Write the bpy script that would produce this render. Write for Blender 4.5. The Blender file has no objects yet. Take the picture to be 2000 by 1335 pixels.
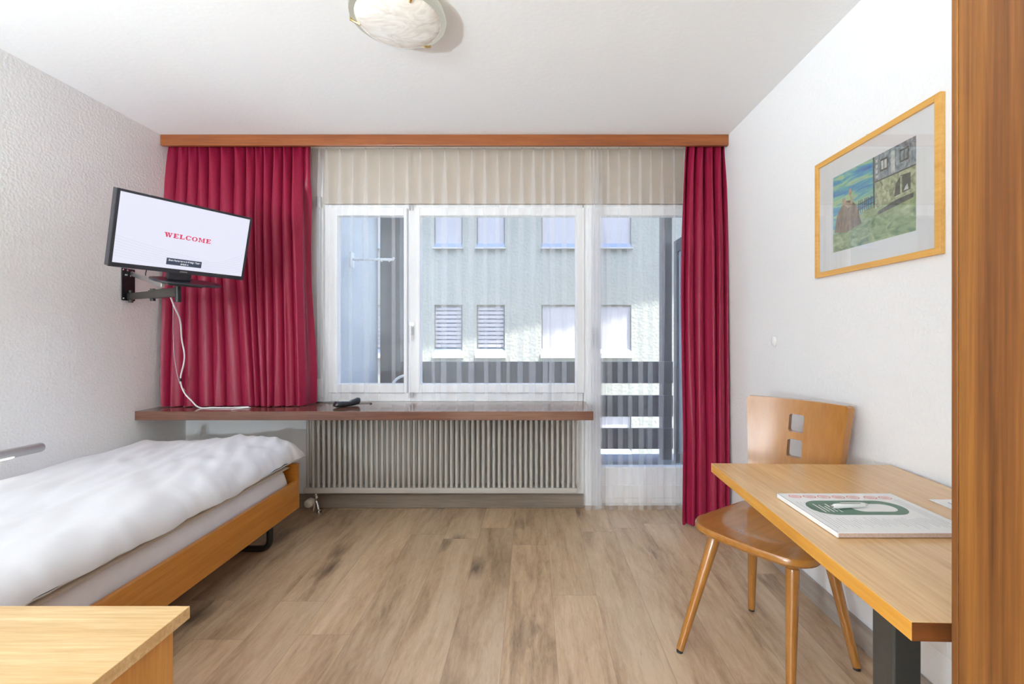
import bpy, bmesh, math, random
from mathutils import Vector, Matrix, noise, geometry

# ------------------------------------------------------------------ camera, sky, sun, exposure
scene = bpy.context.scene
COL = scene.collection
EYE = 1.16
FPX = 889.0                      # focal length in pixels of the 2000 px wide frame (16 mm)
cam_d = bpy.data.cameras.new('camera')
cam_d.sensor_fit = 'HORIZONTAL'
cam_d.sensor_width = 36.0
cam_d.lens = FPX / 2000.0 * 36.0
cam_d.shift_x = -40.0 / 2000.0
cam_d.shift_y = -15.5 / 2000.0
cam_d.clip_start = 0.02
cam_o = bpy.data.objects.new('camera', cam_d)
COL.objects.link(cam_o)
cam_o.location = (0, 0, EYE)
cam_o.rotation_euler = (math.pi / 2, 0, 0)
scene.camera = cam_o

SKY_STRENGTH = 1.35
SUN_STRENGTH = 28.0
FILL_UPLIGHT_POWER = 310.0          # added fill lamps: the uplighter, then the bulb further back
FILL_BULB_POWER = 220.0
scene.view_settings.view_transform = 'Standard'
scene.view_settings.look = 'None'
scene.view_settings.gamma = 1.0
scene.view_settings.use_curve_mapping = False
scene.view_settings.exposure = 0.0
scene.cycles.use_denoising = True
scene.cycles.max_bounces = 14
scene.cycles.diffuse_bounces = 8
scene.cycles.glossy_bounces = 5
scene.cycles.transmission_bounces = 8
scene.cycles.transparent_max_bounces = 40
scene.cycles.sample_clamp_indirect = 6.0

world = bpy.data.worlds.new('sky')
scene.world = world
world.use_nodes = True
wn = world.node_tree
wn.nodes.clear()
wo = wn.nodes.new('ShaderNodeOutputWorld')
wb = wn.nodes.new('ShaderNodeBackground')
ws = wn.nodes.new('ShaderNodeTexSky')
ws.sky_type = 'NISHITA'
ws.sun_disc = False
ws.sun_elevation = math.radians(55)
ws.sun_rotation = math.radians(150)
wb.inputs['Strength'].default_value = SKY_STRENGTH
wn.links.new(ws.outputs[0], wb.inputs[0])
wn.links.new(wb.outputs[0], wo.inputs[0])

sun_d = bpy.data.lights.new('sun', 'SUN')
sun_d.energy = SUN_STRENGTH
sun_d.angle = math.radians(0.6)
sun_d.color = (1.0, 0.95, 0.85)
sun_o = bpy.data.objects.new('sun', sun_d)
COL.objects.link(sun_o)
sun_o.location = (6, -3, 14)
SUN_DIR = Vector((2.6, -1.55, 6.6)).normalized()        # towards the sun
sun_o.rotation_euler = SUN_DIR.to_track_quat('Z', 'Y').to_euler()

random.seed(7)
PI = math.pi

# ------------------------------------------------------------------ room numbers (metres)
XL, XR = -2.323, 1.225           # side walls
YB = 3.05                        # window wall
YK = -2.6                        # wall behind the camera
ZC = 2.405                       # ceiling


# ------------------------------------------------------------------ node materials
def new_mat(name):
    m = bpy.data.materials.new(name)
    m.use_nodes = True
    nt = m.node_tree
    b = nt.nodes.get('Principled BSDF')
    return m, nt, b


def N(nt, typ, **kw):
    n = nt.nodes.new(typ)
    for k, v in kw.items():
        setattr(n, k, v)
    return n


def ramp(nt, stops):
    r = nt.nodes.new('ShaderNodeValToRGB')
    el = r.color_ramp.elements
    while len(el) > 1:
        el.remove(el[-1])
    el[0].position = stops[0][0]
    el[0].color = (*stops[0][1], 1)
    for p, c in stops[1:]:
        e = el.new(p)
        e.color = (*c, 1)
    return r


def obj_coords(nt, scale=(1, 1, 1), rot=(0, 0, 0)):
    tc = nt.nodes.new('ShaderNodeTexCoord')
    mp = nt.nodes.new('ShaderNodeMapping')
    mp.inputs['Scale'].default_value = scale
    mp.inputs['Rotation'].default_value = rot
    nt.links.new(tc.outputs['Object'], mp.inputs['Vector'])
    return mp.outputs['Vector']


def add_bump(nt, b, fac, strength, dist):
    bp = nt.nodes.new('ShaderNodeBump')
    bp.inputs['Strength'].default_value = strength
    bp.inputs['Distance'].default_value = dist
    nt.links.new(fac, bp.inputs['Height'])
    nt.links.new(bp.outputs['Normal'], b.inputs['Normal'])


def plain(name, col, rough=0.5, metal=0.0, var=0.04, scale=30.0, bump=0.0, coat=0.0, sheen=0.0):
    m, nt, b = new_mat(name)
    v = obj_coords(nt)
    nz = N(nt, 'ShaderNodeTexNoise')
    nz.inputs['Scale'].default_value = scale
    nz.inputs['Detail'].default_value = 4
    nt.links.new(v, nz.inputs['Vector'])
    lo = tuple(c * (1 - var) for c in col)
    hi = tuple(min(1, c * (1 + var)) for c in col)
    r = ramp(nt, [(0.3, lo), (0.7, hi)])
    nt.links.new(nz.outputs['Fac'], r.inputs['Fac'])
    nt.links.new(r.outputs['Color'], b.inputs['Base Color'])
    b.inputs['Roughness'].default_value = rough
    b.inputs['Metallic'].default_value = metal
    if coat:
        b.inputs['Coat Weight'].default_value = coat
        b.inputs['Coat Roughness'].default_value = 0.08
    if sheen:
        b.inputs['Sheen Weight'].default_value = sheen
    if bump:
        add_bump(nt, b, nz.outputs['Fac'], 0.5, bump)
    return m


def wood(name, dark, mid, light, axis='y', rough=0.35, band=9.0, fine=90.0, coat=0.0, contrast=1.0, stretch=0.05, bw=0.45):
    """veneer with the grain running along one axis"""
    m, nt, b = new_mat(name)
    sc = {'x': (stretch, 1, 1), 'y': (1, stretch, 1), 'z': (1, 1, stretch)}[axis]
    v = obj_coords(nt, sc)
    n1 = N(nt, 'ShaderNodeTexNoise')
    n1.inputs['Scale'].default_value = band
    n1.inputs['Detail'].default_value = 5
    n1.inputs['Distortion'].default_value = 0.7
    n2 = N(nt, 'ShaderNodeTexNoise')
    n2.inputs['Scale'].default_value = fine
    n2.inputs['Detail'].default_value = 6
    n2.inputs['Roughness'].default_value = 0.7
    nt.links.new(v, n1.inputs['Vector'])
    nt.links.new(v, n2.inputs['Vector'])
    mx = N(nt, 'ShaderNodeMath', operation='MULTIPLY_ADD')
    mx.inputs[1].default_value = 1 - bw
    nt.links.new(n2.outputs['Fac'], mx.inputs[0])
    ml = N(nt, 'ShaderNodeMath', operation='MULTIPLY')
    ml.inputs[1].default_value = bw
    nt.links.new(n1.outputs['Fac'], ml.inputs[0])
    nt.links.new(ml.outputs[0], mx.inputs[2])
    h = 0.14 / contrast
    r = ramp(nt, [(0.5 - h, dark), (0.5, mid), (0.5 + h, light)])
    nt.links.new(mx.outputs[0], r.inputs['Fac'])
    nt.links.new(r.outputs['Color'], b.inputs['Base Color'])
    b.inputs['Roughness'].default_value = rough
    if coat:
        b.inputs['Coat Weight'].default_value = coat
        b.inputs['Coat Roughness'].default_value = 0.12
    add_bump(nt, b, n2.outputs['Fac'], 0.15, 0.0006)
    return m


def stucco(name, col, scale=85.0, dist=0.004, strength=0.55):
    m, nt, b = new_mat(name)
    v = obj_coords(nt)
    n1 = N(nt, 'ShaderNodeTexNoise')
    n1.inputs['Scale'].default_value = scale
    n1.inputs['Detail'].default_value = 5
    n1.inputs['Roughness'].default_value = 0.6
    n2 = N(nt, 'ShaderNodeTexVoronoi')
    n2.inputs['Scale'].default_value = scale * 0.8
    nt.links.new(v, n1.inputs['Vector'])
    nt.links.new(v, n2.inputs['Vector'])
    ad = N(nt, 'ShaderNodeMath', operation='ADD')
    nt.links.new(n1.outputs['Fac'], ad.inputs[0])
    nt.links.new(n2.outputs['Distance'], ad.inputs[1])
    r = ramp(nt, [(0.2, tuple(c * 0.97 for c in col)), (0.8, col)])
    nt.links.new(n1.outputs['Fac'], r.inputs['Fac'])
    nt.links.new(r.outputs['Color'], b.inputs['Base Color'])
    b.inputs['Roughness'].default_value = 0.9
    add_bump(nt, b, ad.outputs[0], strength, dist)
    return m


def floor_mat():
    m, nt, b = new_mat('oak_laminate')
    L = nt.links.new
    tc = N(nt, 'ShaderNodeTexCoord')
    sp = N(nt, 'ShaderNodeSeparateXYZ')
    L(tc.outputs['Object'], sp.inputs[0])

    def math_(op, a, bb=None, c=None):
        n = N(nt, 'ShaderNodeMath', operation=op)
        for i, q in enumerate((a, bb, c)):
            if q is None:
                continue
            if isinstance(q, (int, float)):
                n.inputs[i].default_value = q
            else:
                L(q, n.inputs[i])
        return n.outputs[0]
    W, LEN = 0.197, 1.28
    u = math_('DIVIDE', math_('ADD', sp.outputs['X'], 0.898 + 20 * W), W)
    row = math_('FLOOR', u)
    wn1 = N(nt, 'ShaderNodeTexWhiteNoise', noise_dimensions='1D')
    L(row, wn1.inputs['W'])
    vv = math_('ADD', math_('DIVIDE', math_('ADD', sp.outputs['Y'], 20.0), LEN), wn1.outputs['Value'])
    cell = math_('FLOOR', vv)
    idv = N(nt, 'ShaderNodeCombineXYZ')
    L(row, idv.inputs[0])
    L(cell, idv.inputs[1])
    wn2 = N(nt, 'ShaderNodeTexWhiteNoise', noise_dimensions='3D')
    L(idv.outputs[0], wn2.inputs['Vector'])
    # grain coordinates: stretched along the plank, shifted per plank
    sh = N(nt, 'ShaderNodeVectorMath', operation='SCALE')
    L(wn2.outputs['Color'], sh.inputs[0])
    sh.inputs['Scale'].default_value = 17.0
    st = N(nt, 'ShaderNodeVectorMath', operation='MULTIPLY')
    L(tc.outputs['Object'], st.inputs[0])
    st.inputs[1].default_value = (1.0, 0.16, 1.0)
    co = N(nt, 'ShaderNodeVectorMath', operation='ADD')
    L(st.outputs[0], co.inputs[0])
    L(sh.outputs[0], co.inputs[1])

    def nz(scale, detail, rough, dist):
        n = N(nt, 'ShaderNodeTexNoise')
        n.inputs['Scale'].default_value = scale
        n.inputs['Detail'].default_value = detail
        n.inputs['Roughness'].default_value = rough
        n.inputs['Distortion'].default_value = dist
        L(co.outputs[0], n.inputs['Vector'])
        return n.outputs['Fac']
    big = nz(5.5, 3, 0.55, 1.2)
    grain = nz(38, 6, 0.7, 0.5)
    fine = nz(150, 4, 0.7, 0.0)
    base = ramp(nt, [(0.32, (0.22, 0.14, 0.08)), (0.46, (0.46, 0.315, 0.19)), (0.60, (0.62, 0.46, 0.305))])
    f = math_('ADD', math_('MULTIPLY', big, 0.5), math_('ADD', math_('MULTIPLY', grain, 0.35), math_('MULTIPLY', fine, 0.15)))
    L(f, base.inputs['Fac'])
    # knots and cracks
    kn = N(nt, 'ShaderNodeTexVoronoi')
    kn.inputs['Scale'].default_value = 4.2
    kn.inputs['Randomness'].default_value = 1.0
    st2 = N(nt, 'ShaderNodeVectorMath', operation='MULTIPLY')
    L(co.outputs[0], st2.inputs[0])
    st2.inputs[1].default_value = (1.0, 2.6, 1.0)
    L(st2.outputs[0], kn.inputs['Vector'])
    kr = ramp(nt, [(0.03, (1, 1, 1)), (0.12, (0.5, 0.5, 0.5)), (0.24, (0, 0, 0))])
    L(math_('ADD', kn.outputs['Distance'], math_('MULTIPLY', math_('SUBTRACT', grain, 0.5), 0.35)), kr.inputs['Fac'])
    kmix = N(nt, 'ShaderNodeMix', data_type='RGBA')
    streak = ramp(nt, [(0.60, (0, 0, 0)), (0.72, (1, 1, 1))])
    L(math_('ADD', math_('MULTIPLY', nz(9.0, 5, 0.75, 2.0), 0.7), math_('MULTIPLY', grain, 0.3)), streak.inputs['Fac'])
    L(math_('MINIMUM', math_('ADD', math_('MULTIPLY', kr.outputs['Color'], 0.85), math_('MULTIPLY', streak.outputs['Color'], 0.4)), 0.85), kmix.inputs['Factor'])
    L(base.outputs['Color'], kmix.inputs[6])
    kmix.inputs[7].default_value = (0.10, 0.065, 0.042, 1)
    # plank tint
    tint = N(nt, 'ShaderNodeMix', data_type='RGBA', blend_type='MULTIPLY')
    tint.inputs['Factor'].default_value = 1.0
    tr = ramp(nt, [(0.0, (0.86, 0.85, 0.86)), (0.5, (0.97, 0.96, 0.95)), (1.0, (1.08, 1.07, 1.05))])
    L(wn2.outputs['Value'], tr.inputs['Fac'])
    L(kmix.outputs[2], tint.inputs[6])
    L(tr.outputs['Color'], tint.inputs[7])
    # joints
    fu = math_('FRACT', u)
    fv = math_('FRACT', vv)
    ju = math_('LESS_THAN', math_('MINIMUM', fu, math_('SUBTRACT', 1.0, fu)), 0.0055)
    jv = math_('LESS_THAN', math_('MINIMUM', fv, math_('SUBTRACT', 1.0, fv)), 0.0009)
    j = math_('MAXIMUM', ju, jv)
    jm = N(nt, 'ShaderNodeMix', data_type='RGBA')
    L(math_('MULTIPLY', j, 0.45), jm.inputs['Factor'])
    L(tint.outputs[2], jm.inputs[6])
    jm.inputs[7].default_value = (0.16, 0.11, 0.075, 1)
    L(jm.outputs[2], b.inputs['Base Color'])
    b.inputs['Roughness'].default_value = 0.34
    add_bump(nt, b, fine, 0.08, 0.0005)
    return m


def sheer_mat():
    m = bpy.data.materials.new('white_voile')
    m.use_nodes = True
    nt = m.node_tree
    nt.nodes.clear()
    out = N(nt, 'ShaderNodeOutputMaterial')
    mix = N(nt, 'ShaderNodeMixShader')
    tr = N(nt, 'ShaderNodeBsdfTransparent')
    cl = N(nt, 'ShaderNodeMixShader')
    d = N(nt, 'ShaderNodeBsdfDiffuse')
    t = N(nt, 'ShaderNodeBsdfTranslucent')
    d.inputs[0].default_value = (0.93, 0.93, 0.95, 1)
    t.inputs[0].default_value = (0.93, 0.93, 0.96, 1)
    cl.inputs[0].default_value = 0.5
    v = obj_coords(nt, (1, 1, 0.02))
    nz = N(nt, 'ShaderNodeTexNoise')
    nz.inputs['Scale'].default_value = 160
    nt.links.new(v, nz.inputs['Vector'])
    mr = N(nt, 'ShaderNodeMapRange')
    mr.inputs['To Min'].default_value = 0.10
    mr.inputs['To Max'].default_value = 0.20
    nt.links.new(nz.outputs['Fac'], mr.inputs['Value'])
    nt.links.new(mr.outputs[0], mix.inputs[0])
    nt.links.new(d.outputs[0], cl.inputs[1])
    nt.links.new(t.outputs[0], cl.inputs[2])
    nt.links.new(tr.outputs[0], mix.inputs[1])
    nt.links.new(cl.outputs[0], mix.inputs[2])
    nt.links.new(mix.outputs[0], out.inputs[0])
    return m


def glass_mat(name, tint=(0.97, 0.98, 0.98), ior=1.45, rough=0.0):
    m = bpy.data.materials.new(name)
    m.use_nodes = True
    nt = m.node_tree
    nt.nodes.clear()
    out = N(nt, 'ShaderNodeOutputMaterial')
    mix = N(nt, 'ShaderNodeMixShader')
    tr = N(nt, 'ShaderNodeBsdfTransparent')
    gl = N(nt, 'ShaderNodeBsdfGlossy')
    fr = N(nt, 'ShaderNodeFresnel')
    fr.inputs['IOR'].default_value = ior
    tr.inputs[0].default_value = (*tint, 1)
    gl.inputs['Roughness'].default_value = rough
    # same reflectance on both faces of the pane
    ge = N(nt, 'ShaderNodeNewGeometry')
    mr = N(nt, 'ShaderNodeMapRange')
    mr.inputs['To Min'].default_value = ior
    mr.inputs['To Max'].default_value = 1.0 / ior
    nt.links.new(ge.outputs['Backfacing'], mr.inputs['Value'])
    nt.links.new(mr.outputs[0], fr.inputs['IOR'])
    nt.links.new(fr.outputs[0], mix.inputs[0])
    nt.links.new(tr.outputs[0], mix.inputs[1])
    nt.links.new(gl.outputs[0], mix.inputs[2])
    nt.links.new(mix.outputs[0], out.inputs[0])
    return m


def emit_mat(name, col, strength):
    m = bpy.data.materials.new(name)
    m.use_nodes = True
    nt = m.node_tree
    b = nt.nodes['Principled BSDF']
    b.inputs['Base Color'].default_value = (0.02, 0.02, 0.02, 1)
    b.inputs['Roughness'].default_value = 0.35
    b.inputs['Emission Color'].default_value = (*col, 1)
    b.inputs['Emission Strength'].default_value = strength
    return m


def curtain_mat():
    m, nt, b = new_mat('crimson_satin')
    v = obj_coords(nt, (1, 1, 0.35))
    nz = N(nt, 'ShaderNodeTexNoise')
    nz.inputs['Scale'].default_value = 220
    nz.inputs['Detail'].default_value = 3
    nt.links.new(v, nz.inputs['Vector'])
    r = ramp(nt, [(0.3, (0.205, 0.005, 0.026)), (0.7, (0.275, 0.009, 0.040))])
    nt.links.new(nz.outputs['Fac'], r.inputs['Fac'])
    nt.links.new(r.outputs['Color'], b.inputs['Base Color'])
    b.inputs['Roughness'].default_value = 0.42
    b.inputs['Sheen Weight'].default_value = 0.03
    b.inputs['Sheen Tint'].default_value = (1, 0.55, 0.75, 1)
    b.inputs['Specular IOR Level'].default_value = 0.3
    out = nt.nodes['Material Output']
    t = N(nt, 'ShaderNodeBsdfTranslucent')
    t.inputs[0].default_value = (0.55, 0.02, 0.13, 1)
    mix = N(nt, 'ShaderNodeMixShader')
    mix.inputs[0].default_value = 0.06
    nt.links.new(b.outputs[0], mix.inputs[1])
    nt.links.new(t.outputs[0], mix.inputs[2])
    nt.links.new(mix.outputs[0], out.inputs[0])
    return m


def blotch(name, stops, scale=(1, 1, 1), nscale=14.0, detail=6, dist=0.6, rough=0.8):
    m, nt, b = new_mat(name)
    v = obj_coords(nt, scale)
    nz = N(nt, 'ShaderNodeTexNoise')
    nz.inputs['Scale'].default_value = nscale
    nz.inputs['Detail'].default_value = detail
    nz.inputs['Distortion'].default_value = dist
    nt.links.new(v, nz.inputs['Vector'])
    r = ramp(nt, stops)
    nt.links.new(nz.outputs['Fac'], r.inputs['Fac'])
    nt.links.new(r.outputs['Color'], b.inputs['Base Color'])
    b.inputs['Roughness'].default_value = rough
    return m


M = dict(
    wall=stucco('white_stucco', (0.88, 0.88, 0.875), 100.0, 0.003, 0.36),
    wall_smooth=stucco('white_plaster', (0.84, 0.84, 0.83), 140.0, 0.001, 0.3),
    ceiling=stucco('white_ceiling_paint', (0.86, 0.86, 0.85), 60.0, 0.0015, 0.2),
    floor=floor_mat(),
    base=wood('grey_brown_skirting', (0.17, 0.135, 0.105), (0.24, 0.19, 0.15), (0.30, 0.245, 0.195), 'x', 0.45, 12, 80),
    base_y=wood('grey_brown_skirting_side', (0.25, 0.205, 0.17), (0.33, 0.28, 0.235), (0.4, 0.34, 0.29), 'y', 0.45, 12, 80),
    frame=plain('white_window_paint', (0.86, 0.86, 0.86), 0.35, 0, 0.015, 20),
    box=plain('beige_shutter_box', (0.44, 0.365, 0.285), 0.5, 0, 0.03, 15),
    glass=glass_mat('window_glass'),
    voile=sheer_mat(),
    satin=curtain_mat(),
    cornice=wood('cherry_cornice', (0.17, 0.042, 0.009), (0.245, 0.068, 0.014), (0.32, 0.10, 0.023), 'x', 0.35, 10, 70, 0.2),
    shelf=wood('walnut_laminate', (0.095, 0.038, 0.024), (0.14, 0.060, 0.038), (0.19, 0.088, 0.056), 'x', 0.16, 10, 80, 0.25),
    radiator=plain('greige_radiator_enamel', (0.43, 0.40, 0.36), 0.4, 0, 0.02, 20),
    chrome=plain('chrome', (0.75, 0.75, 0.76), 0.2, 1.0, 0.03, 30),
    steel=plain('brushed_steel', (0.62, 0.62, 0.62), 0.32, 1.0, 0.04, 60),
    silver=plain('satin_silver', (0.50, 0.50, 0.50), 0.38, 0.5, 0.03, 40),
    cream=plain('cream_plastic', (0.62, 0.56, 0.45), 0.45, 0, 0.03, 20),
    black=plain('black_plastic', (0.016, 0.016, 0.019), 0.35, 0, 0.1, 60),
    bezel=plain('dark_glossy_bezel', (0.020, 0.021, 0.028), 0.28, 0, 0.08, 60),
    blackmetal=plain('black_powder_coat', (0.018, 0.018, 0.018), 0.45, 0.2, 0.1, 80),
    dkmetal=plain('dark_grey_steel', (0.048, 0.044, 0.038), 0.42, 0.3, 0.08, 80),
    whiteplastic=plain('white_plastic', (0.80, 0.80, 0.79), 0.4, 0, 0.02, 30),
    bedwood=wood('orange_oak_bed', (0.40, 0.135, 0.014), (0.50, 0.185, 0.022), (0.58, 0.245, 0.040), 'y', 0.32, 9, 70, 0.15),
    bedwood_x=wood('orange_oak_bed_end', (0.40, 0.135, 0.014), (0.50, 0.185, 0.022), (0.58, 0.245, 0.040), 'x', 0.32, 9, 70, 0.15),
    nsttop=wood('pale_oak_top', (0.58, 0.37, 0.16), (0.68, 0.46, 0.22), (0.80, 0.60, 0.34), 'x', 0.3, 12, 90, 0.2, 1.4),
    nstbody=wood('orange_oak_body', (0.50, 0.215, 0.045), (0.60, 0.28, 0.065), (0.68, 0.345, 0.095), 'z', 0.38, 9, 75, 0.1),
    tabletop=wood('oak_table_top', (0.50, 0.285, 0.115), (0.60, 0.355, 0.15), (0.67, 0.42, 0.195), 'y', 0.27, 10, 95, 0.25, 1.3),
    tableedge=wood('orange_oak_edge', (0.42, 0.175, 0.022), (0.52, 0.235, 0.032), (0.60, 0.31, 0.055), 'y', 0.35, 10, 80, 0.15),
    tableend_shaded=wood('shaded_oak_end', (0.10, 0.030, 0.008), (0.15, 0.045, 0.011), (0.19, 0.062, 0.016), 'x', 0.4, 10, 80),  # table ends darker than the top: their shade put into the colour
    chair=wood('honey_beech', (0.27, 0.10, 0.019), (0.33, 0.135, 0.026), (0.39, 0.17, 0.036), 'z', 0.22, 6, 50, 0.5, 0.8),
    seat=wood('honey_beech_seat', (0.27, 0.10, 0.019), (0.33, 0.135, 0.026), (0.39, 0.17, 0.036), 'y', 0.2, 6, 50, 0.5, 0.8),
    wardrobe=wood('teak_veneer', (0.075, 0.025, 0.005), (0.155, 0.055, 0.011), (0.25, 0.10, 0.018), 'z', 0.42, 24, 110, 0.05, 1.25, 0.02, 0.62),
    duvet=plain('white_cotton', (0.72, 0.72, 0.745), 0.9, 0, 0.01, 40, 0.0006, 0, 0.2),
    sheet=plain('white_bedsheet', (0.80, 0.80, 0.84), 0.9, 0, 0.015, 30, 0.0006),
    duvet_shade=plain('beige_duvet_shade', (0.62, 0.53, 0.43), 0.95, 0, 0.04, 60),  # tan of the shaded duvet underside, put in as a colour
    screen=emit_mat('lit_screen', (0.80, 0.81, 0.95), 0.98),
    scr_red=emit_mat('lit_red_letters', (0.78, 0.02, 0.11), 0.9),
    scr_navy=emit_mat('lit_navy_box', (0.035, 0.05, 0.10), 0.9),
    scr_white=emit_mat('lit_white_letters', (0.9, 0.9, 0.95), 0.95),
    scr_line=emit_mat('lit_grey_lines', (0.60, 0.60, 0.72), 0.95),
    picframe=wood('pine_picture_frame', (0.60, 0.30, 0.06), (0.69, 0.37, 0.085), (0.76, 0.45, 0.13), 'y', 0.35, 10, 70, 0.1),
    mount=plain('white_mount_board', (0.80, 0.80, 0.79), 0.85, 0, 0.01, 40),
    picglass=glass_mat('picture_glass', (0.99, 0.99, 0.99), 1.85),
    paper=plain('white_paper', (0.82, 0.82, 0.81), 0.6, 0, 0.01, 40),
    pages=plain('page_edges', (0.50, 0.36, 0.29), 0.8, 0, 0.15, 400),
    ink_red=plain('red_print', (0.72, 0.22, 0.20), 0.6, 0, 0.05, 80),
    ink_green=plain('green_print', (0.095, 0.18, 0.125), 0.5, 0, 0.04, 60),
    ink_grey=plain('grey_print', (0.45, 0.45, 0.46), 0.6, 0, 0.05, 80),
    ink_blue=plain('blue_print', (0.10, 0.16, 0.30), 0.6, 0, 0.05, 80),
    pen=plain('white_pen_plastic', (0.78, 0.77, 0.74), 0.25, 0, 0.02, 40),
    brass=plain('brass', (0.70, 0.52, 0.22), 0.25, 1.0, 0.04, 40),
    facade=stucco('green_grey_render', (0.255, 0.265, 0.235), 18.0, 0.02, 0.35),
    facade_trim=plain('cream_window_surround', (0.34, 0.33, 0.29), 0.8, 0, 0.03, 8),
    shutter=plain('lilac_grey_blind', (0.33, 0.32, 0.345), 0.6, 0, 0.02, 8),
    pane_blue=plain('blue_grey_pane', (0.17, 0.225, 0.34), 0.3, 0, 0.03, 6),
    sill=plain('white_stone_sill', (0.40, 0.395, 0.38), 0.8, 0, 0.03, 12),
    balcony_wall=stucco('pale_blue_white_render', (0.50, 0.50, 0.50), 40.0, 0.006, 0.4),
    balcony_dark=plain('slate_grey_paint', (0.042, 0.046, 0.055), 0.55, 0, 0.08, 12),
    balcony_floor=plain('grey_balcony_concrete', (0.18, 0.19, 0.21), 0.85, 0, 0.08, 14),
    frosted=plain('pale_frosted_panel', (0.32, 0.355, 0.40), 0.25, 0, 0.02, 8),
    ground=plain('street_asphalt', (0.08, 0.08, 0.083), 0.9, 0, 0.15, 5),
    shade_eave=plain('brown_shade_eave', (0.20, 0.11, 0.07), 0.8, 0, 0.15, 6),
)


def lamp_glass():
    m, nt, b = new_mat('marbled_opal_glass')
    v = obj_coords(nt, (1, 2.2, 1))
    nz = N(nt, 'ShaderNodeTexNoise')
    nz.inputs['Scale'].default_value = 9
    nz.inputs['Detail'].default_value = 5
    nz.inputs['Distortion'].default_value = 2.5
    nt.links.new(v, nz.inputs['Vector'])
    r = ramp(nt, [(0.35, (0.64, 0.60, 0.53)), (0.6, (0.80, 0.78, 0.72))])
    nt.links.new(nz.outputs['Fac'], r.inputs['Fac'])
    nt.links.new(r.outputs['Color'], b.inputs['Base Color'])
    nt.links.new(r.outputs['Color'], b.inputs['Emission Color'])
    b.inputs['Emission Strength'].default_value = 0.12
    b.inputs['Roughness'].default_value = 0.18
    b.inputs['Coat Weight'].default_value = 0.5
    return m


M['lampglass'] = lamp_glass()
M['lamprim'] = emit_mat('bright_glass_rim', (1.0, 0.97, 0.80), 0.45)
M['lampglow'] = emit_mat('lamp_diffuser_glow', (1.0, 0.97, 0.92), 3.0)


# ------------------------------------------------------------------ mesh collector
class MB:
    def __init__(self):
        self.v, self.f, self.mi = [], [], []
        self.cur = 0

    def face(self, idx):
        self.f.append(tuple(idx))
        self.mi.append(self.cur)

    def box(self, x0, x1, y0, y1, z0, z1, mtx=None):
        b = len(self.v)
        for z in (z0, z1):
            for x, y in ((x0, y0), (x1, y0), (x1, y1), (x0, y1)):
                p = Vector((x, y, z))
                self.v.append(mtx @ p if mtx else p)
        for q in ((3, 2, 1, 0), (4, 5, 6, 7), (0, 1, 5, 4), (1, 2, 6, 5), (2, 3, 7, 6), (3, 0, 4, 7)):
            self.face([b + i for i in q])
        return self

    def prism(self, poly, w, axis='y', a0=0.0):
        """extrude a 2D polygon; axis = extrusion axis, polygon in the two others (in xyz order)"""
        b = len(self.v)
        n = len(poly)
        for t in (a0, a0 + w):
            for (p, q) in poly:
                self.v.append(Vector({'x': (t, p, q), 'y': (p, t, q), 'z': (p, q, t)}[axis]))
        self.face([b + i for i in range(n)][::-1])
        self.face([b + n + i for i in range(n)])
        for i in range(n):
            j = (i + 1) % n
            self.face([b + i, b + j, b + n + j, b + n + i])
        return self

    def tube(self, pts, r, seg=10, cap=True):
        pts = [Vector(p) for p in pts]
        rs = r if isinstance(r, (list, tuple)) else [r] * len(pts)
        rings = []
        up = None
        for i, p in enumerate(pts):
            d = (pts[min(i + 1, len(pts) - 1)] - pts[max(i - 1, 0)]).normalized()
            if up is None:
                up = Vector((0, 0, 1)) if abs(d.z) < 0.9 else Vector((1, 0, 0))
            s = d.cross(up).normalized()
            up = s.cross(d).normalized()
            b = len(self.v)
            for k in range(seg):
                a = 2 * PI * k / seg
                self.v.append(p + (s * math.cos(a) + up * math.sin(a)) * rs[i])
            rings.append(b)
        for a, b in zip(rings, rings[1:]):
            for k in range(seg):
                k2 = (k + 1) % seg
                self.face((a + k, a + k2, b + k2, b + k))
        if cap:
            self.face([rings[0] + k for k in range(seg)][::-1])
            self.face([rings[-1] + k for k in range(seg)])
        return self

    def lathe(self, prof, c=(0, 0, 0), seg=32, mtx=None):
        """profile (radius, height) around z"""
        c = Vector(c)
        rings = []
        for (r, h) in prof:
            b = len(self.v)
            for k in range(seg):
                a = 2 * PI * k / seg
                p = Vector((r * math.cos(a), r * math.sin(a), h))
                self.v.append((mtx @ p if mtx else p) + c)
            rings.append(b)
        for a, b in zip(rings, rings[1:]):
            for k in range(seg):
                k2 = (k + 1) % seg
                self.face((a + k, a + k2, b + k2, b + k))
        self.face([rings[0] + k for k in range(seg)][::-1])
        self.face([rings[-1] + k for k in range(seg)])
        return self

    def grid(self, rows):
        b = len(self.v)
        n = len(rows[0])
        for r in rows:
            self.v += [Vector(p) for p in r]
        for i in range(len(rows) - 1):
            for j in range(n - 1):
                self.face((b + i * n + j, b + i * n + j + 1, b + (i + 1) * n + j + 1, b + (i + 1) * n + j))
        return self

    def xform(self, mtx):
        self.v = [mtx @ p for p in self.v]
        return self


ROOT_LOC = {}


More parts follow.
